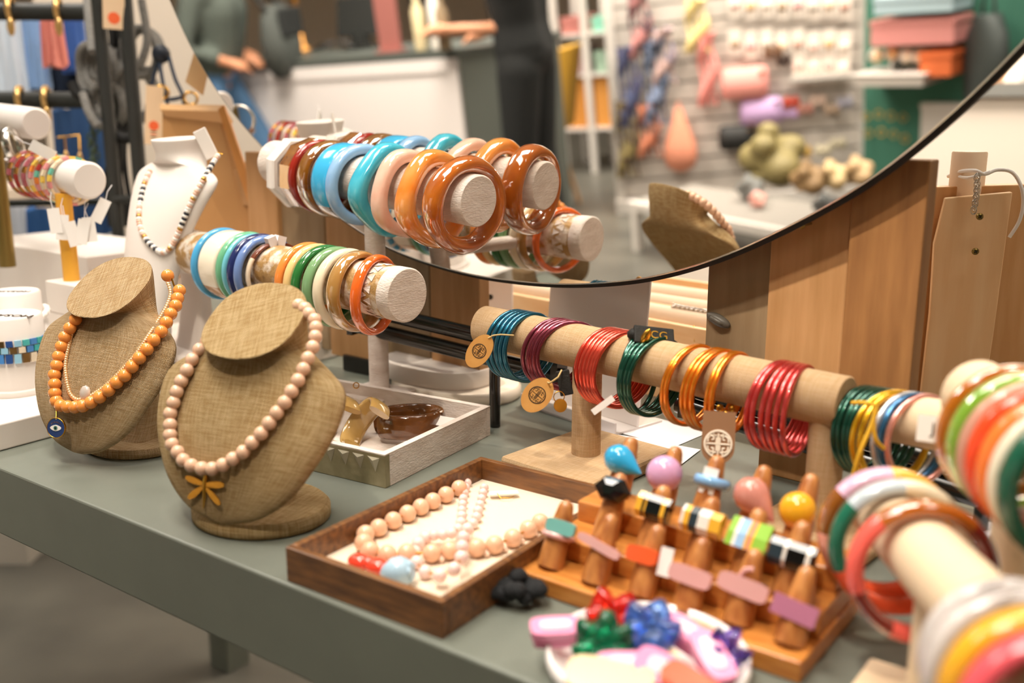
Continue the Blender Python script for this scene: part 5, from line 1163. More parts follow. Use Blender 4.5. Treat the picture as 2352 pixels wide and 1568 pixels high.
wslab('side_edge', [(500, 250, 1.42), (514, 240, 1.42), (592, 470, 1.42), (580, 500, 1.42)], .010, mat('orange_edge', 'C98A48', .6))
tag(MB().prism([(-.0, .032), (.018, .004), (.008, -.030), (-.016, -.010)], -.001, .001, 0, frame(W(450, 172, 1.48), CAM-W(450, 172, 1.48), (1, 0, 0))).build('kraft_tag', mat('kraft_tan', 'D6B284', .7)), 'kraft paper swing tag against the cream wall left of the mirror', 'tag')
cw = tag(MB().box((-.4, 0, 0), (.55, .05, 2.4), 0, Matrix.Translation(vertical(440, 100, 2.6))).build('cream_partition', creamw), 'cream painted partition behind the rack and mirror', 'partition')
lc = thing('display_cabinet', 'low pale cabinet with trinkets beyond the rack at the left', 'cabinet', Matrix.Translation(vertical(60, 470, 2.5)))
q = W(60, 440, 2.45)
part('body', MB().box((-.7, 0, 0), (-.10, .35, q.z-.03), 0, Matrix.Translation((q.x, q.y, 0))), mat('cab_grey', 'B9B2A6', .6), lc, True)
part('top', MB().box((-.72, -.02, q.z-.03), (-.08, .37, q.z), 0, Matrix.Translation((q.x, q.y, 0))), creamw, lc, True)
# ---------------------------------------------------------------- the shop behind the camera, seen in the mirror
def fuse(mb, voxel=.012, smooth=6):
    me = mb.mesh('tmp', skin); o = bpy.data.objects.new('tmp', me); COL.objects.link(o)
    r = o.modifiers.new('r', 'REMESH'); r.mode = 'VOXEL'; r.voxel_size = voxel; r.use_smooth_shade = True
    s_ = o.modifiers.new('s', 'SMOOTH'); s_.iterations = smooth; s_.factor = .6
    dg = bpy.context.evaluated_depsgraph_get(); out = bpy.data.meshes.new_from_object(o.evaluated_get(dg)); bpy.data.objects.remove(o); out.materials.clear(); return out
def caps(mb, pts, rs, n=16):
    pts = [Vector(p) for p in pts]; mb.tube(pts, list(rs), n)
    for p, r in zip(pts, rs): mb.sphere(p, r*.99, 14, 9)
    return mb
def hand(mb, w, d, s=1.0):
    """five fingered, half curled hand from the wrist w along d"""
    d = Vector(d).normalized(); a = d.cross(UP).normalized() if abs(d.z) < .9 else Vector((1, 0, 0)); b = a.cross(d)
    caps(mb, [w, w+d*.045*s, w+d*.085*s], [.024*s, .032*s, .030*s])
    for i, L in enumerate((.062, .074, .070, .055)):
        o_ = w+d*.09*s+a*(i-1.5)*.019*s; caps(mb, [o_, o_+d*L*.45*s-b*.006*s, o_+d*L*.85*s-b*.024*s], [.0098*s, .0088*s, .0075*s], 10)
    o_ = w+d*.035*s-a*.026*s; caps(mb, [o_, o_-a*.022*s+d*.025*s-b*.008*s, o_-a*.024*s+d*.055*s-b*.018*s], [.013*s, .011*s, .009*s], 10)
def person(label, pos, face, pose, top_m, bot_m, hair_m, H=1.66, sleeve=.5):
    root = thing('person', label, 'person', rotz(face, pos)); k = H/1.66; V_ = lambda *q: Vector(q)*k
    b = MB(); sh = pose['shoulder']; hips = pose.get('hips', (0, 0, .92)); hx = Vector(hips)
    chest = V_(0, pose.get('lean', 0), 1.26); neck = V_(0, pose.get('lean', 0)*1.3, 1.42); head = V_(0, pose.get('lean', 0)*1.5+.02, 1.55)
    for x in (-.05, .05): caps(b, [hx*k+V_(x, 0, 0), V_(x, pose.get('lean', 0)*.5, 1.08), chest+V_(x*1.5, 0, .02)], [.115*k, .098*k, .115*k])
    caps(b, [chest+V_(-.15, 0, .10), chest+V_(.15, 0, .10)], [.058*k, .058*k]); caps(b, [chest+V_(0, 0, .08), neck, head-V_(0, 0, .03)], [.075*k, .052*k, .055*k])
    b.sphere(head, .088*k, 20, 14, 0, (.86, 1.0, 1.24)); b.sphere(head+V_(0, .085, -.012), .014*k, 8, 6, 0, (.8, 1.2, 1.5)); b.sphere(head+V_(0, .062, -.065), .036*k, 10, 8)
    for x in (-1, 1): b.sphere(head+V_(x*.078, 0, -.01), .020*k, 8, 6, 0, (.4, .8, 1.3))
    legs = pose['legs']; arms = pose['arms']
    for L in legs: caps(b, [Vector(q)*k for q in L], [.090*k, .060*k, .040*k])
    for L in legs: ft = Vector(L[-1])*k; caps(b, [ft+V_(0, -.02, -.04), ft+V_(0, .15, -.055)], [.038*k, .030*k])
    for A in arms:
        A = [Vector(q)*k for q in A]; caps(b, A, [.050*k, .040*k, .027*k]); hand(b, A[2], A[2]-A[1], k)
    me = fuse(b, .011); me.materials.append(skin); o = bpy.data.objects.new('body', me); COL.objects.link(o); o.parent = root
    t = MB()
    for x in (-.05, .05): caps(t, [hx*k+V_(x, 0, .05), V_(x, pose.get('lean', 0)*.5, 1.08), chest+V_(x*1.5, 0, .03)], [.128*k, .114*k, .128*k])
    caps(t, [chest+V_(-.155, 0, .10), chest+V_(.155, 0, .10)], [.070*k, .070*k])
    for A in arms:
        A = [Vector(q)*k for q in A]; caps(t, [A[0], A[0].lerp(A[1], sleeve)] if sleeve <= 1 else [A[0], A[1], A[1].lerp(A[2], sleeve-1)], [.066*k, .060*k] if sleeve <= 1 else [.064*k, .054*k, .044*k])
    me = fuse(t, .014); me.materials.append(top_m); o = bpy.data.objects.new('shirt', me); COL.objects.link(o); o.parent = root
    t = MB(); caps(t, [hx*k+V_(-.05, 0, .03), hx*k+V_(.05, 0, .03)], [.128*k, .128*k])
    for L in legs: caps(t, [Vector(q)*k for q in L[:2]]+[Vector(L[2])*k+V_(0, 0, .03)], [.108*k, .082*k, .064*k])
    me = fuse(t, .014); me.materials.append(bot_m); o = bpy.data.objects.new('trousers', me); COL.objects.link(o); o.parent = root
    t = MB()
    for L in legs: ft = Vector(L[-1])*k; caps(t, [ft+V_(0, -.03, -.045), ft+V_(0, .08, -.05), ft+V_(0, .17, -.055)], [.046*k, .044*k, .036*k])
    me = fuse(t, .012, 3); me.materials.append(mat('shoe_black', '1C1B1B', .6)); o = bpy.data.objects.new('shoes', me); COL.objects.link(o); o.parent = root
    t = MB().sphere(head+V_(0, -.022, .022), .098*k, 20, 14, 0, (.92, .95, 1.16)).sphere(head+V_(0, -.06, -.07), .07*k, 14, 10, 0, (1, .7, 1.6))
    me = fuse(t, .014, 3); me.materials.append(hair_m); o = bpy.data.objects.new('hair', me); COL.objects.link(o); o.parent = root
    ey = MB(); 
    for x in (-1, 1): ey.sphere(head+V_(x*.031, .083, .008), .011*k, 10, 8, 0, (1, .5, .8))
    ey.build('eyes', mat('eye_dark', '2A211C', .2), root)
    MB().sphere(head+V_(0, .090, -.052), .018*k, 10, 6, 0, (1.2, .35, .35)).build('mouth', mat('lips', 'A8564C', .5), root)
    return root
def flat(P): return Vector((P.x, P.y, 0))
# service counter
cz_ = 1.0; CA, CB, CC = flat(MF(545, 148, cz_)), flat(MF(1050, 112, cz_)), flat(MF(1155, 101, cz_))
ab = (CA-CB).normalized(); pn_ = Vector((ab.y, -ab.x, 0)); pn_ = pn_ if pn_.dot(CB) > 0 else -pn_
CA2 = CA+ab*.5
bk = (CC-CB).normalized()
ct = thing('service_counter', 'white panelled service counter with a dark grey top reflected in the mirror', 'counter', Matrix.Translation(CB))
poly = [CA2, CB, CC, CC+pn_*.55, CA2+pn_*.65]
greyc = mat('counter_grey', '5B5F58', .5)
def polyp(mb, P, z0, z1):
    P = [Vector((p.x, p.y, 0)) for p in P]
    if sum(a.x*b.y-b.x*a.y for a, b in zip(P, P[1:]+P[:1])) < 0: P = P[::-1]
    return mb.prism([(p.x, p.y) for p in P], z0, z1)
part('body', polyp(MB(), poly, 0, cz_-.035), greyc, ct, True)
part('top', polyp(MB(), [p+(p-(CB+CA2+CC)/3).normalized()*.02 for p in poly], cz_-.035, cz_), mat('counter_top', '4E524D', .45), ct, True)
fm = Matrix((ab, pn_*-1, UP)).transposed().to_4x4(); fm.translation = CB
if fm.determinant() < 0: fm = Matrix((ab, pn_*-1, UP)).transposed().to_4x4(); fm.translation = CB
LA = (CA2-CB).length
pw_ = mat('panel_white', 'E6DEDA', .6)
for x0, x1, z0, z1, y1, nm in ((.0, LA, .02, cz_-.04, .012, 'front_panel'), (0, .05, .02, cz_-.04, .022, 'frame_stile'), (LA-.05, LA, .02, cz_-.04, .022, 'frame_stile'), (0, LA, cz_-.10, cz_-.04, .022, 'frame_rail'), (0, LA, .02, .10, .022, 'frame_rail')):
    part(nm, MB().box((x0, 0, z0), (x1, y1, z1), 0, fm), pw_, ct, True)
def on_counter(px, py, deep): return flat(MF(px, py, cz_))+pn_*deep
def put(mb_, name, m, label, cat, px, zc=cz_, deep=.25, group=None, py=125, rz=0):
    P = on_counter(px, py, deep); P.z = zc+.001; root = thing(name, label, cat, rotz(atan2(ab.y, ab.x)+rz, P), group)
    for nm, mb, mm in mb_: part(nm, mb, mm, root)
    return root
put([('screen', MB().box((-.16, -.012, .07), (.16, .012, .27), 0, Matrix.Rotation(radians(-12), 4, 'X')), rackm), ('stand', MB().box((-.03, -.05, 0), (.03, .05, .09)), rackm), ('base', MB().box((-.09, -.07, 0), (.09, .07, .012)), rackm)], 'till_screen', None, 'dark till screen on the service counter in the mirror', 'screen', 765)
put([('board', MB().box((-.065, -.006, 0), (.065, .006, .36)), mat('dusty_red_sign', '9B6058', .6)), ('panel', MB().box((-.038, .006, .06), (.038, .008, .20)), mat('sign_panel', 'AEB8C6', .6)), ('foot', MB().box((-.07, -.04, 0), (.07, .04, .01)), mat('dusty_red_sign', '9B6058'))], 'counter_sign', None, 'dusty red standing sign with a pale panel on the counter in the mirror', 'sign', 872, deep=.10)
put([('lamp_base', MB().lathe([(.05, 0), (.05, .02), (.02, .03), (.016, .28), (.03, .33), (.03, .40)], 24), mat('aged_brass', 'B98340', .35, metal=.7)), ('shade', MB().lathe([(.03, .38), (.07, .42), (.05, .56)], 24, caps=(False, False)), creamw)], 'brass_ornament', None, 'brass ornament lamp standing on the counter in the mirror', 'lamp', 665, deep=.12)
for i, (x, c, h, lab) in enumerate(((640, 'D8B08A', .20, 'peach bottle left on the reflected counter'), (912, '20201E', .42, 'tall black card reader pole on the reflected counter'), (925, 'D9C9A0', .26, 'cream bottle on the reflected counter'), (950, 'ECE5DA', .30, 'white bottle next to the cream one on the reflected counter'), (980, '8C7A60', .24, 'brown bottle near the hand on the reflected counter'))):
    put([('bottle', MB().lathe([(.028, 0), (.03, .01), (.03, h*.7), (.012, h*.85), (.012, h)], 20), mat('bt'+c, c, .3)), ('cap', MB().lathe([(.015, h), (.015, h+.03)], 16), blackm)], 'bottle', None, lab, 'bottle', x, deep=.16+.05*(i % 2), group='bottles on the reflected counter')
put([('coil', MB().tube([(.18*cos(t*.35)*(1-.02*t), .05*sin(t*.7), .02+.03*sin(t*.35)**2) for t in range(22)], .006, 8), blackm)], 'power_cable', None, 'black cable looping over the reflected counter', 'cable', 740, deep=.12)
# person in black behind the end of the counter
pp = flat(M(1215, 200, 4.75)); tow = (flat(M(960, 60, 4.55))-pp); fa = atan2(tow.y, tow.x)-pi/2+radians(38)
blackc = mat('black_cloth', '1A1B1A', .9)
inv = rotz(fa, pp).inverted(); toL = lambda P: inv @ P
elb = toL(Vector((M(1190, 88, 4.62).x, M(1190, 88, 4.62).y, 1.07))); hnd = toL(Vector((M(1035, 72, 4.56).x, M(1035, 72, 4.56).y, 1.09)))
person('person in a black T-shirt and black trousers resting an arm on the counter', pp, fa, dict(shoulder=0, lean=.02, hips=(0, 0, .92),
    legs=[[(-.09, 0, .88), (-.10, .02, .48), (-.11, -.02, .09)], [(.09, 0, .88), (.10, .03, .48), (.11, 0, .09)]],
    arms=[[(.19, .0, 1.36), tuple(elb), tuple(hnd)], [(-.19, 0, 1.36), (-.24, .06, 1.10), (-.16, .26, 1.05)]]), blackc, blackc, mat('hair_dark', '2A1E17', .7), sleeve=.75)
# woman in jeans with a bag, at the left of the mirror
wp = flat(M(490, 150, 5.15)); fw = atan2((flat(M(900, 60, 5))-wp).y, (flat(M(900, 60, 5))-wp).x)-pi/2
denim = mat('denim_cloth', '4E7297', .9, bump=.3, bscale=300); sage = mat('grey_green_top', '586059', .9)
iw = rotz(fw, wp).inverted(); hh = iw @ Vector((M(530, 92, 3.9).x, M(530, 92, 3.9).y, M(530, 92, 3.9).z))
person('woman in a grey green top and jeans holding a dark bag in the mirror', wp, fw, dict(shoulder=0, lean=.08, hips=(0, -.02, .96),
    legs=[[(-.10, -.02, .90), (-.12, -.10, .50), (-.12, -.26, .12)], [(.10, -.02, .90), (.14, .16, .50), (.15, .22, .09)]],
    arms=[[(.20, .04, 1.36), (.23, -.02, 1.14), (.13, .13, 1.06)], [(-.20, .04, 1.36), (-.25, -.04, 1.12), (-.15, .12, 1.04)]]), sage, denim, mat('hair_brown', '5A3E2A', .7), sleeve=1.7)
bgp = rotz(fw, wp) @ Vector((.12, .34, .92)); bg = thing('shoulder_bag', 'dark grey fabric bag held in front of the woman in jeans', 'bag', Matrix.Translation(bgp))
part('bag', MB().loft([[(w*math.copysign(abs(cos(t))**.7, cos(t)), d*math.copysign(abs(sin(t))**.7, sin(t)), z) for t in [2*pi*i/32 for i in range(32)]] for w, d, z in ((.10, .04, .0), (.17, .07, .05), (.19, .08, .18), (.17, .06, .30), (.13, .03, .36))], Mx=Matrix.Rotation(fw, 4, 'Z')), mat('bag_grey', '4B4F4B', .8), bg)
part('flap', MB().box((-.15, .05, .20), (.15, .085, .34), 0, Matrix.Rotation(fw, 4, 'Z')), mat('bag_black', '222423', .8), bg, bevel=.01)
part('strap', MB().tube(cat_rom([Matrix.Rotation(fw, 4, 'Z') @ Vector(q) for q in ((-.15, 0, .33), (-.10, -.15, .55), (0, -.30, .60), (.10, -.15, .50), (.15, 0, .33))], 6), .012, 8), MATS['bag_black'], bg)
# slatted wall panel with accessories
SL0 = flat(MF(1440, 486, 0)); SR0 = flat(M(1972, 300, 5.15)); sx_ = (SR0-SL0); SW = sx_.length; sx_.normalize(); sn = Vector((-sx_.y, sx_.x, 0)); sn = sn if sn.dot(-SL0) > 0 else -sn
smx = Matrix((sx_, sn, UP)).transposed().to_4x4(); smx.translation = SL0
hand_ok = smx.determinant() > 0
sw = thing('slat_wall', 'pale grey slatted display panel hung with accessories, reflected in the mirror', 'panel', Matrix.Translation(SL0))
slm = mat('slat_paint', 'C9C1B8', .6); frm = mat('frame_paint', 'D9D2CA', .5)
part('back_sheet', MB().box((0, -.035, .06), (SW, -.02, 2.2), 0, smx), mat('slat_gap', '8F8A82', .8), sw, True)
for i in range(21):
    z = .08+.1*i; part('slat', MB().box((0, -.02, z), (SW, 0, z+.088), 0, smx), slm, sw, True)
for x in (-.05, SW): part('frame_post', MB().box((x, -.04, 0), (x+.05, .02, 2.25), 0, smx), frm, sw, True)
part('frame_base', MB().box((-.05, -.04, 0), (SW+.05, .05, .07), 0, smx), frm, sw, True)
def onslat(px, py, off=.06):
    """point where the mirror shows the panel's front"""
    O = refl(CAM); r = ray(px, py); r = r-MN*(2*r.dot(MN)); t = ((SL0+sn*off-O).dot(sn))/r.dot(sn); return O+r*t
PXM = 2300/4.9
def slat_item(name, label, cat, px, py, w, h, d, m, kind='pouch', group=None):
    P = onslat(px, py, .02+d/2); w, h = w/PXM, h/PXM
    Mx = Matrix((sx_, sn, UP)).transposed().to_4x4(); Mx.translation = P
    if Mx.determinant() < 0: Mx = Matrix((-sx_, sn, UP)).transposed().to_4x4(); Mx.translation = P
    root = thing(name, label, cat, Mx, group)
    se = lambda k, z, dd=1: [(w/2*k*math.copysign(abs(cos(t))**.55, cos(t)), d/2*dd*math.copysign(abs(sin(t))**.8, sin(t)), z) for t in [2*pi*i/24 for i in range(24)]]
    if kind == 'pouch':
        part('pouch', MB().loft([se(.86, -h/2, .6), se(1, -h/2+h*.12), se(1.0, 0, 1.1), se(.96, h/2-h*.12, .8), se(.85, h/2, .3)]), m, root)
        part('zip_pull', MB().box((w*.3, d*.35, h*.30), (w*.42, d*.5, h*.36)), gold, root)
    elif kind == 'card':
        part('card', MB().box((-w/2, -.002, -h/2), (w/2, .0, h/2)), mat('pale_card', 'EDE2D6', .7), root); part('clip', MB().sphere((0, .012, -h*.05), w*.36, 12, 8, 0, (1, .5, .8)), m, root)
    elif kind == 'strip':
        for k in range(4): part('strand', MB().tube([(w*(k-1.5)*.22+.01*sin(q*1.1+k), .012*sin(q+k), h/2-h*q/10) for q in range(11)], [.012+.006*sin(q*.9+k) for q in range(11)], 10), m, root)
    elif kind == 'round':
        part('bag', MB().loft([se(.25, h/2, .3), se(.45, h*.3, .6), se(.9, -h*.05, 1), se(1, -h*.25, 1.1), se(.8, -h*.42, .9), se(.35, -h/2, .4)]), m, root); part('handle', MB().tube([(-w*.1, 0, h*.48), (0, 0, h*.62), (w*.1, 0, h*.48)], .006, 8), m, root)
    elif kind == 'shelf':
        part('shelf_board', MB().box((-w/2, -d/2, -.008), (w/2, d/2, 0)), frm, root)
        part('lip', MB().box((-w/2, d/2-.006, -.0), (w/2, d/2, .02)), frm, root)
    elif kind == 'bow':
        for sg in (-1, 1): part('loop', MB().sphere((sg*w*.25, 0, 0), w*.27, 14, 10, 0, (1, .4, h/w*1.7), None), m, root)
        part('knot', MB().sphere((0, d*.2, 0), w*.12, 10, 8), m, root)
    return root
PC = lambda c: mat('goods_'+c, c, .6)
for r_, y in enumerate((8, 98)):
    for i in range(8):
        slat_item('clip_card', 'hair clip card in the %s row of the slatted panel, place %s from the left' % (['top', 'second'][r_], ['one', 'two', 'three', 'four', 'five', 'six', 'seven', 'eight'][i]), 'hair clip', 1688+36*i, y+(i % 2)*4, 30, 62, .03, PC(['E9B8AE', 'C9A06A', 'EADFD2', '9B8264', 'D99A9A', 'BFB5A8', 'EAC9A8', 'B98A78'][(i+3*r_) % 8]), 'card', 'clip cards on the slatted panel')
for i in range(4): slat_item('sock_card', 'pink patterned card on the lower small shelf, place %s from the left' % ['one', 'two', 'three', 'four'][i], 'card', 1835+34*i, 150, 30, 50, .03, PC(['E9A49A', 'F0C9C0', 'E5948C', 'F3DCD2'][i]), 'card', 'pink cards on the slatted panel')
slat_item('small_shelf', 'small shelf under the pink cards on the slatted panel', 'shelf', 1886, 176, 140, 10, .09, frm, 'shelf')
slat_item('cosmetic_pouch', 'pink cosmetic pouch on the slatted panel', 'pouch', 1710, 190, 112, 72, .10, PC('EC9C92'))
slat_item('ribbon_bundle', 'coral and pink scarf strip hanging on the slatted panel', 'scarf', 1625, 160, 46, 170, .04, PC('E8938A'), 'strip')
slat_item('tote', 'pale yellow cloth hanging at the top of the slatted panel', 'cloth', 1600, 60, 60, 120, .05, PC('E6D08E'), 'strip')
slat_item('clutch_bag', 'lilac bow pouch on the slatted panel', 'pouch', 1748, 255, 100, 62, .09, PC('C4A2CE'))
slat_item('hair_bow', 'lilac hair bow next to the lilac pouch', 'bow', 1812, 262, 50, 28, .04, PC('C4A2CE'), 'bow')
slat_item('cosmetic_pouch', 'black pouch on the slatted panel below the lilac one', 'pouch', 1692, 315, 86, 58, .10, PC('22211F'))
slat_item('string_bag', 'peach and orange mesh bag hanging low on the slatted panel', 'bag', 1562, 322, 84, 150, .14, PC('E59678'), 'round')
slat_item('brown_cup', 'brown cream hair claw on the slatted panel', 'hair clip', 1775, 118, 42, 40, .06, PC('7A5A44'), 'bow')
slat_item('hair_claw', 'black and gold hair claw beside the brown one', 'hair clip', 1800, 138, 30, 34, .06, PC('3A2A22'), 'bow')
for i, (x, y, c, lab) in enumerate(((1818, 235, 'C9503E', 'red scrunchie'), (1850, 250, 'B98274', 'dusty rose scrunchie'), (1880, 232, 'D9BFAE', 'cream scrunchie'), (1912, 252, 'A8917C', 'taupe scrunchie'), (1940, 236, 'A9A7B4', 'grey lilac scrunchie'), (1765, 318, 'ECE2D2', 'ivory scrunchie'), (1800, 345, 'C99A45', 'gold satin scrunchie'), (1845, 350, 'D2A95C', 'light gold satin scrunchie'), (1890, 345, 'CFC4A8', 'champagne scrunchie'), (1925, 330, 'BDB39A', 'stone coloured scrunchie'))):
    slat_item('scrunchie', lab+' on the slatted panel in the mirror', 'scrunchie', x, y, 38, 34, .06, PC(c), 'bow', 'scrunchies on the slatted panel')
for i, (x, y, h, c, lab) in enumerate(((1470, 60, 150, '3A3440', 'dark plum patterned scarf at the top of the scarf stand'), (1445, 200, 190, '4A4864', 'blue and violet scarf on the scarf stand'), (1505, 190, 200, '353C4A', 'navy floral scarf on the scarf stand'), (1440, 320, 190, '5A483C', 'brown floral scarf low on the scarf stand'), (1490, 300, 130, '7E5548', 'rust coloured scarf low on the scarf stand'), (1525, 130, 130, '7A7484', 'grey violet scarf on the scarf stand'))):
    slat_item('hanging_scarf', lab, 'scarf', x, y, 62, h, .08, mat('scarf'+c, c, .9, col2=['C98A86', '5C6488', '8C9AB8', '9A8A5A', 'D98A6A', 'C8A8A0'][i], nscale=28, spread=(.45, .55)), 'strip', 'scarves beside the slatted panel')
# low white platform table with beige goods
tA_, tB_ = flat(MF(1440, 462, .24)), flat(MF(1880, 545, .24)); tx = (tB_-tA_); TWd = tx.length; tx.normalize(); tn_ = Vector((-tx.y, tx.x, 0)); tn_ = tn_ if tn_.dot(sn) < 0 else -tn_
tpm = Matrix((tx, tn_, UP)).transposed().to_4x4(); tpm.translation = tA_
lt = thing('low_table', 'low white metal table in front of the slatted panel in the mirror', 'table', Matrix.Translation(tA_))
part('frame_rail', MB().box((0, 0, .20), (TWd, .03, .24), 0, tpm), frm, lt, True)
part('table_top', MB().box((0, .03, .205), (TWd, .42, .235), 0, tpm), mat('table_grey', '8E8880', .6), lt, True)
for x in (.02, TWd*.52, TWd-.06):
    for y in (.0, .36): part('leg', MB().box((x, y, 0), (x+.04, y+.04, .20), 0, tpm), frm, lt, True)
beg = [('olive plush toy slumped on the low table', 1735, 390, .17, '83764A'), ('brown knitted pouch on the low table', 1815, 415, .09, '8A6D48'), ('beige cloth roll on the low table', 1870, 405, .08, 'C8AC7E'), ('tan cloth roll at the right of the low table', 1930, 395, .08, 'BFA077'), ('grey knitted hat at the left of the low table', 1680, 430, .07, '6F6E6A'), ('dark folded cloth on the low table', 1850, 470, .06, '4A4A48'), ('pink strip of cloth on the low table', 1695, 448, .045, 'E8A79A')]
for i, (lab, px, py, r, c) in enumerate(beg):
    P = flat(MF(px, py+40, .24))+tn_*.12; P.z = .241; root = thing('soft_item', lab, 'fabric', Matrix.Translation(P)); mb = MB()
    for k in range(5): mb.sphere((r*.5*cos(k*2.4), r*.5*sin(k*2.4), r*(.45+.22*k)), r*(.62-.07*k), 14, 9, 0, (1.1, .9, .8))
    me = fuse(mb, .012, 3); me.materials.append(PC(c)); o = bpy.data.objects.new('cloth', me); COL.objects.link(o); o.parent = root
    part('fold', MB().ring(r*.45, r*.10, r*.12, 28, 8, Mx=Matrix.Translation((0, 0, r*.25))), PC(c), root)
# white rack with boxes
R0 = flat(M(1290, 250, 6.6)); R1 = flat(M(1440, 250, 6.4)); rx = R1-R0; RWd = rx.length; rx.normalize(); rn = Vector((-rx.y, rx.x, 0))
if rn.dot(R0) < 0: rn = -rn
rm_ = Matrix((rx, rn, UP)).transposed().to_4x4(); rm_.translation = R0
wr = thing('shelf_rack', 'white metal shelf rack with boxes, left of the slatted panel in the mirror', 'rack', Matrix.Translation(R0))
for x in (0, RWd*.45, RWd):
    for y in (0, .35): part('upright', MB().box((x-.018, y-.018, 0), (x+.018, y+.018, 1.9), 0, rm_), frm, wr, True)
zs = [MF(1320, 300, 0)]
def zat(px, py, P):     # height the mirror shows at a pixel over the ground point P
    O = refl(CAM); r = ray(px, py); r = r-MN*(2*r.dot(MN)); t = ((P-O).x*r.x+(P-O).y*r.y)/(r.x**2+r.y**2); return (O+r*t).z
shz = [zat(1330, y, R0+rx*.15) for y in (78, 172, 296)]
for z in shz: part('shelf', MB().box((0, 0, z-.015), (RWd, .36, z), 0, rm_), frm, wr, True)
for i, (x0, x1, zi, h, c, lab) in enumerate(((.03, .17, 0, .10, 'B4726A', 'dusty pink box on the top shelf of the white rack'), (.24, .40, 0, .09, '7FBFA8', 'mint green box on the top shelf of the white rack'), (.03, .17, 1, .16, 'A98C8C', 'mauve box on the middle shelf of the white rack'), (.24, .40, 1, .13, '8FA894', 'sage green box on the middle shelf of the white rack'), (.02, .19, 2, .34, 'CF8A3C', 'left orange box on the bottom shelf of the white rack'), (.22, .42, 2, .33, 'D18F42', 'right orange box on the bottom shelf of the white rack'))):
    x0, x1 = x0*RWd/.45, min(x1*RWd/.45, RWd-.02); P = R0+rx*((x0+x1)/2)+rn*.17; P.z = shz[zi]+.001; w = (x1-x0)/2
    mm = Matrix((rx, rn, UP)).transposed().to_4x4(); mm.translation = P; root = thing('storage_box', lab, 'box', mm if mm.determinant() > 0 else rotz(atan2(rx.y, rx.x), P), 'boxes on the white rack')
    part('box', MB().box((-w, -.13, 0), (w, .13, h)), PC(c), root, bevel=.004); part('lid', MB().box((-w-.003, -.133, h-.04), (w+.003, .133, h+.002)), PC(c), root)
# yellow chair, blue cloth
P = flat(M(1205, 260, 5.6)); ych = thing('yellow_chair', 'yellow moulded chair standing behind the person in black', 'chair', rotz(.6, P)); ym = mat('yellow_shell', 'D9A63A', .5)
part('seat_shell', MB().loft([[(w*cos(t), .02+d*sin(t)*.9, z) for t in [2*pi*i/28 for i in range(28)]] for w, d, z in ((.20, .20, .44), (.24, .23, .47), (.25, .24, .50), (.22, .21, .49))]), ym, ych)
part('backrest', MB().loft([[(.23*(1-.25*s)*math.copysign(abs(cos(t))**.6, cos(t)), -.20-.10*s+.02*sin(t), .46+.44*s) for t in [2*pi*i/24 for i in range(24)]] for s in (0, .3, .6, .85, 1)]), ym, ych)
for x in (-1, 1):
    for y in (-1, 1): part('leg', MB().tube([(x*.13, y*.12, .45), (x*.20, y*.20, 0)], .014, 10), beech, ych)
garment('light blue cloth hanging beside the person in black in the mirror', 0, 0, 0, 0, 1, dk('7FA6BE')) if False else None
P = M(1246, 40, 5.0); root = thing('hanging_cloth', 'light blue cloth hanging beside the person in black', 'cloth', Matrix.Translation(P))
part('cloth', MB().loft([[(.045*cos(t)*(1-.1*z), .03*sin(t)+.01*sin(3*t), .45-.07*z*1.0) for t in [2*pi*i/24 for i in range(24)]] for z in range(10)]), dk('7FA6BE'), root)
part('peg', MB().tube([(0, 0, .45), (0, 0, .52), (-.04, -.02, .54)], .005, 8), gold, root)
# green cabinet wall with shelves
G0 = flat(M(1985, 200, 5.0)); G1 = flat(M(2420, 200, 4.4)); gx = G1-G0; GW = gx.length; gx.normalize(); gn = Vector((-gx.y, gx.x, 0)); gn = gn if gn.dot(-G0) > 0 else -gn
gmx = Matrix((gx, gn, UP)).transposed().to_4x4(); gmx.translation = G0
gc_ = thing('green_display', 'dark green painted display wall with shelves, at the right in the mirror', 'display', Matrix.Translation(G0))
part('panel', MB().box((0, -.05, 0), (GW, 0, 2.3), 0, gmx), greenw, gc_, True)
def ongreen(px, py, off):
    O = refl(CAM); r = ray(px, py); r = r-MN*(2*r.dot(MN)); t = ((G0+gn*off-O).dot(gn))/r.dot(gn); return O+r*t
GM = 2300/4.7
def green_item(name, label, cat, x0, x1, y0, y1, d, m, extra=None, group=None):
    a, b = ongreen(x0, (y0+y1)/2, .02+d/2), ongreen(x1, (y0+y1)/2, .02+d/2); h = (y1-y0)/GM; P = (a+b)/2; w = (b-a).length/2
    mm = Matrix((gx, gn, UP)).transposed().to_4x4(); mm.translation = P; root = thing(name, label, cat, mm if mm.determinant() > 0 else rotz(atan2(gx.y, gx.x), P), group)
    part('body', MB().box((-w, -d/2, -h/2), (w, d/2, h/2)), m, root, bevel=.004)
    if extra == 'tray':
        part('rim', MB().box((-w-.01, -d/2-.01, h/2), (w+.01, d/2+.01, h/2+.012)), m, root, bevel=.003)
    else: part('lid', MB().box((-w-.004, -d/2-.004, h/2-.02), (w+.004, d/2+.004, h/2+.003)), m, root)
    return root
green_item('gift_box', 'pale blue box at the top of the green display wall', 'box', 2032, 2212, -12, 24, .22, PC('BBD3DC'))
green_item('gift_box', 'long pink box on the green display wall', 'box', 2022, 2212, 42, 96, .20, PC('E79A94'))
green_item('gift_box', 'bright orange box on the green display wall', 'box', 2134, 2206, 116, 168, .20, PC('E8753F'))
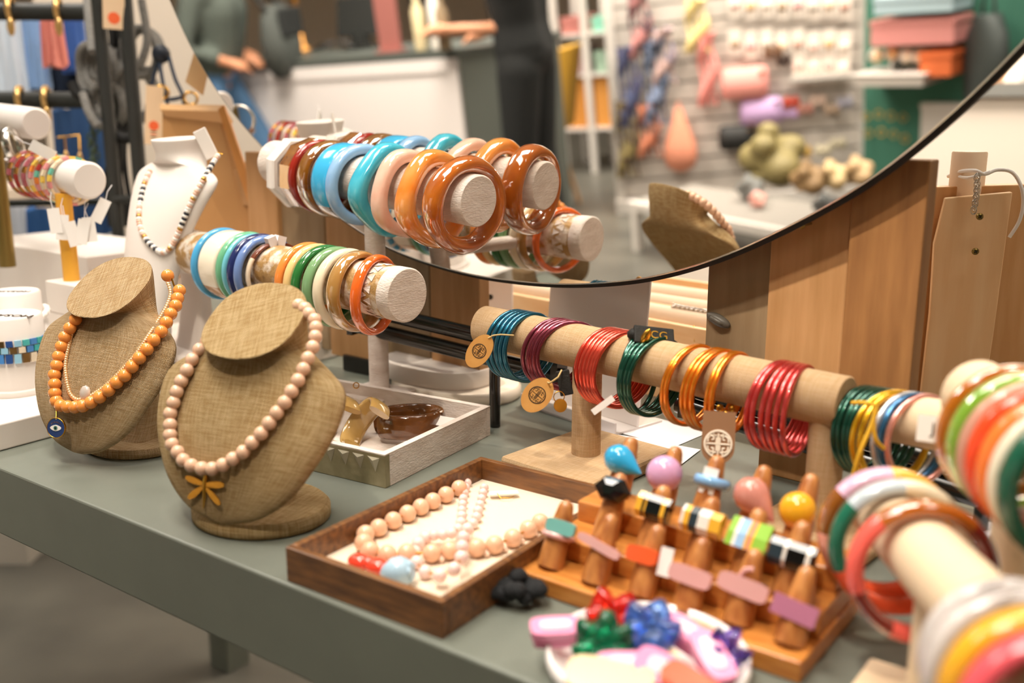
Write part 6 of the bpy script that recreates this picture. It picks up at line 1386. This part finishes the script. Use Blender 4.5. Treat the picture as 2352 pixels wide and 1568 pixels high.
green_item('white_tray', 'white oval tray under cream goods on the green display wall', 'tray', 1988, 2146, 168, 190, .24, frm, 'tray')
for i, (x, y, c, lab) in enumerate(((2012, 128, 'E8C9A0', 'cream'), (2048, 122, 'D9A874', 'caramel'), (2082, 128, 'F0DCC0', 'ivory'), (2112, 130, 'E6BC94', 'peach'), (2060, 150, '3A4038', 'dark green'))):
    P = ongreen(x, y, .14); root = thing('soap_bar', lab+' wrapped bar on the white tray of the green display', 'soap', Matrix.Translation(P), 'wrapped bars on the white tray')
    part('bar', MB().sphere((0, 0, 0), .038, 14, 9, 0, (1.1, .8, .8)), PC(c), root); part('band', MB().ring(.030, .002, .012, 24, 6, Mx=Matrix.Rotation(pi/2, 4, 'Y')), frm, root)
P = ongreen(2265, 130, .12); hb = thing('hanging_bag', 'large dark grey bag hanging on the green display wall', 'bag', Matrix.Translation(P))
part('bag', MB().loft([[(w*cos(t), .05*sin(t)*1.2, z) for t in [2*pi*i/28 for i in range(28)]] for w, z in ((.05, -.26), (.12, -.18), (.15, -.02), (.12, .10), (.05, .18))]), PC('3F4542'), hb)
part('strap', MB().tube([(-.05, 0, .16), (0, 0, .42), (.05, 0, .16)], .008, 8), PC('2A2E2C'), hb)
sgn = green_item('easel_sign', 'small white sign with a mustard top edge on the floor side of the green wall', 'sign', 2118, 2215, 238, 330, .04, frm)
for i, (x, y) in enumerate(((1990, 268), (2018, 262), (2046, 266), (2074, 270), (1994, 306), (2024, 304), (2052, 308), (2078, 318))):
    P = ongreen(x, y, .03); mm = Matrix((gx, gn, UP)).transposed().to_4x4(); mm.translation = P
    root = thing('gold_earring', 'gold geometric earring on the green display wall, %s row, %s from the left' % (['upper', 'lower'][i//4], ['first', 'second', 'third', 'fourth'][i % 4]), 'earring', Matrix.Translation(P), 'gold earrings on the green display')
    part('drop', MB().ring(.018, .0035, .003, 4+i % 3, 6, 2, Mx=mm @ Matrix.Rotation(pi/2, 4, 'X'), smooth=False), mat('matte_gold', 'C79A3C', .5), root, True)
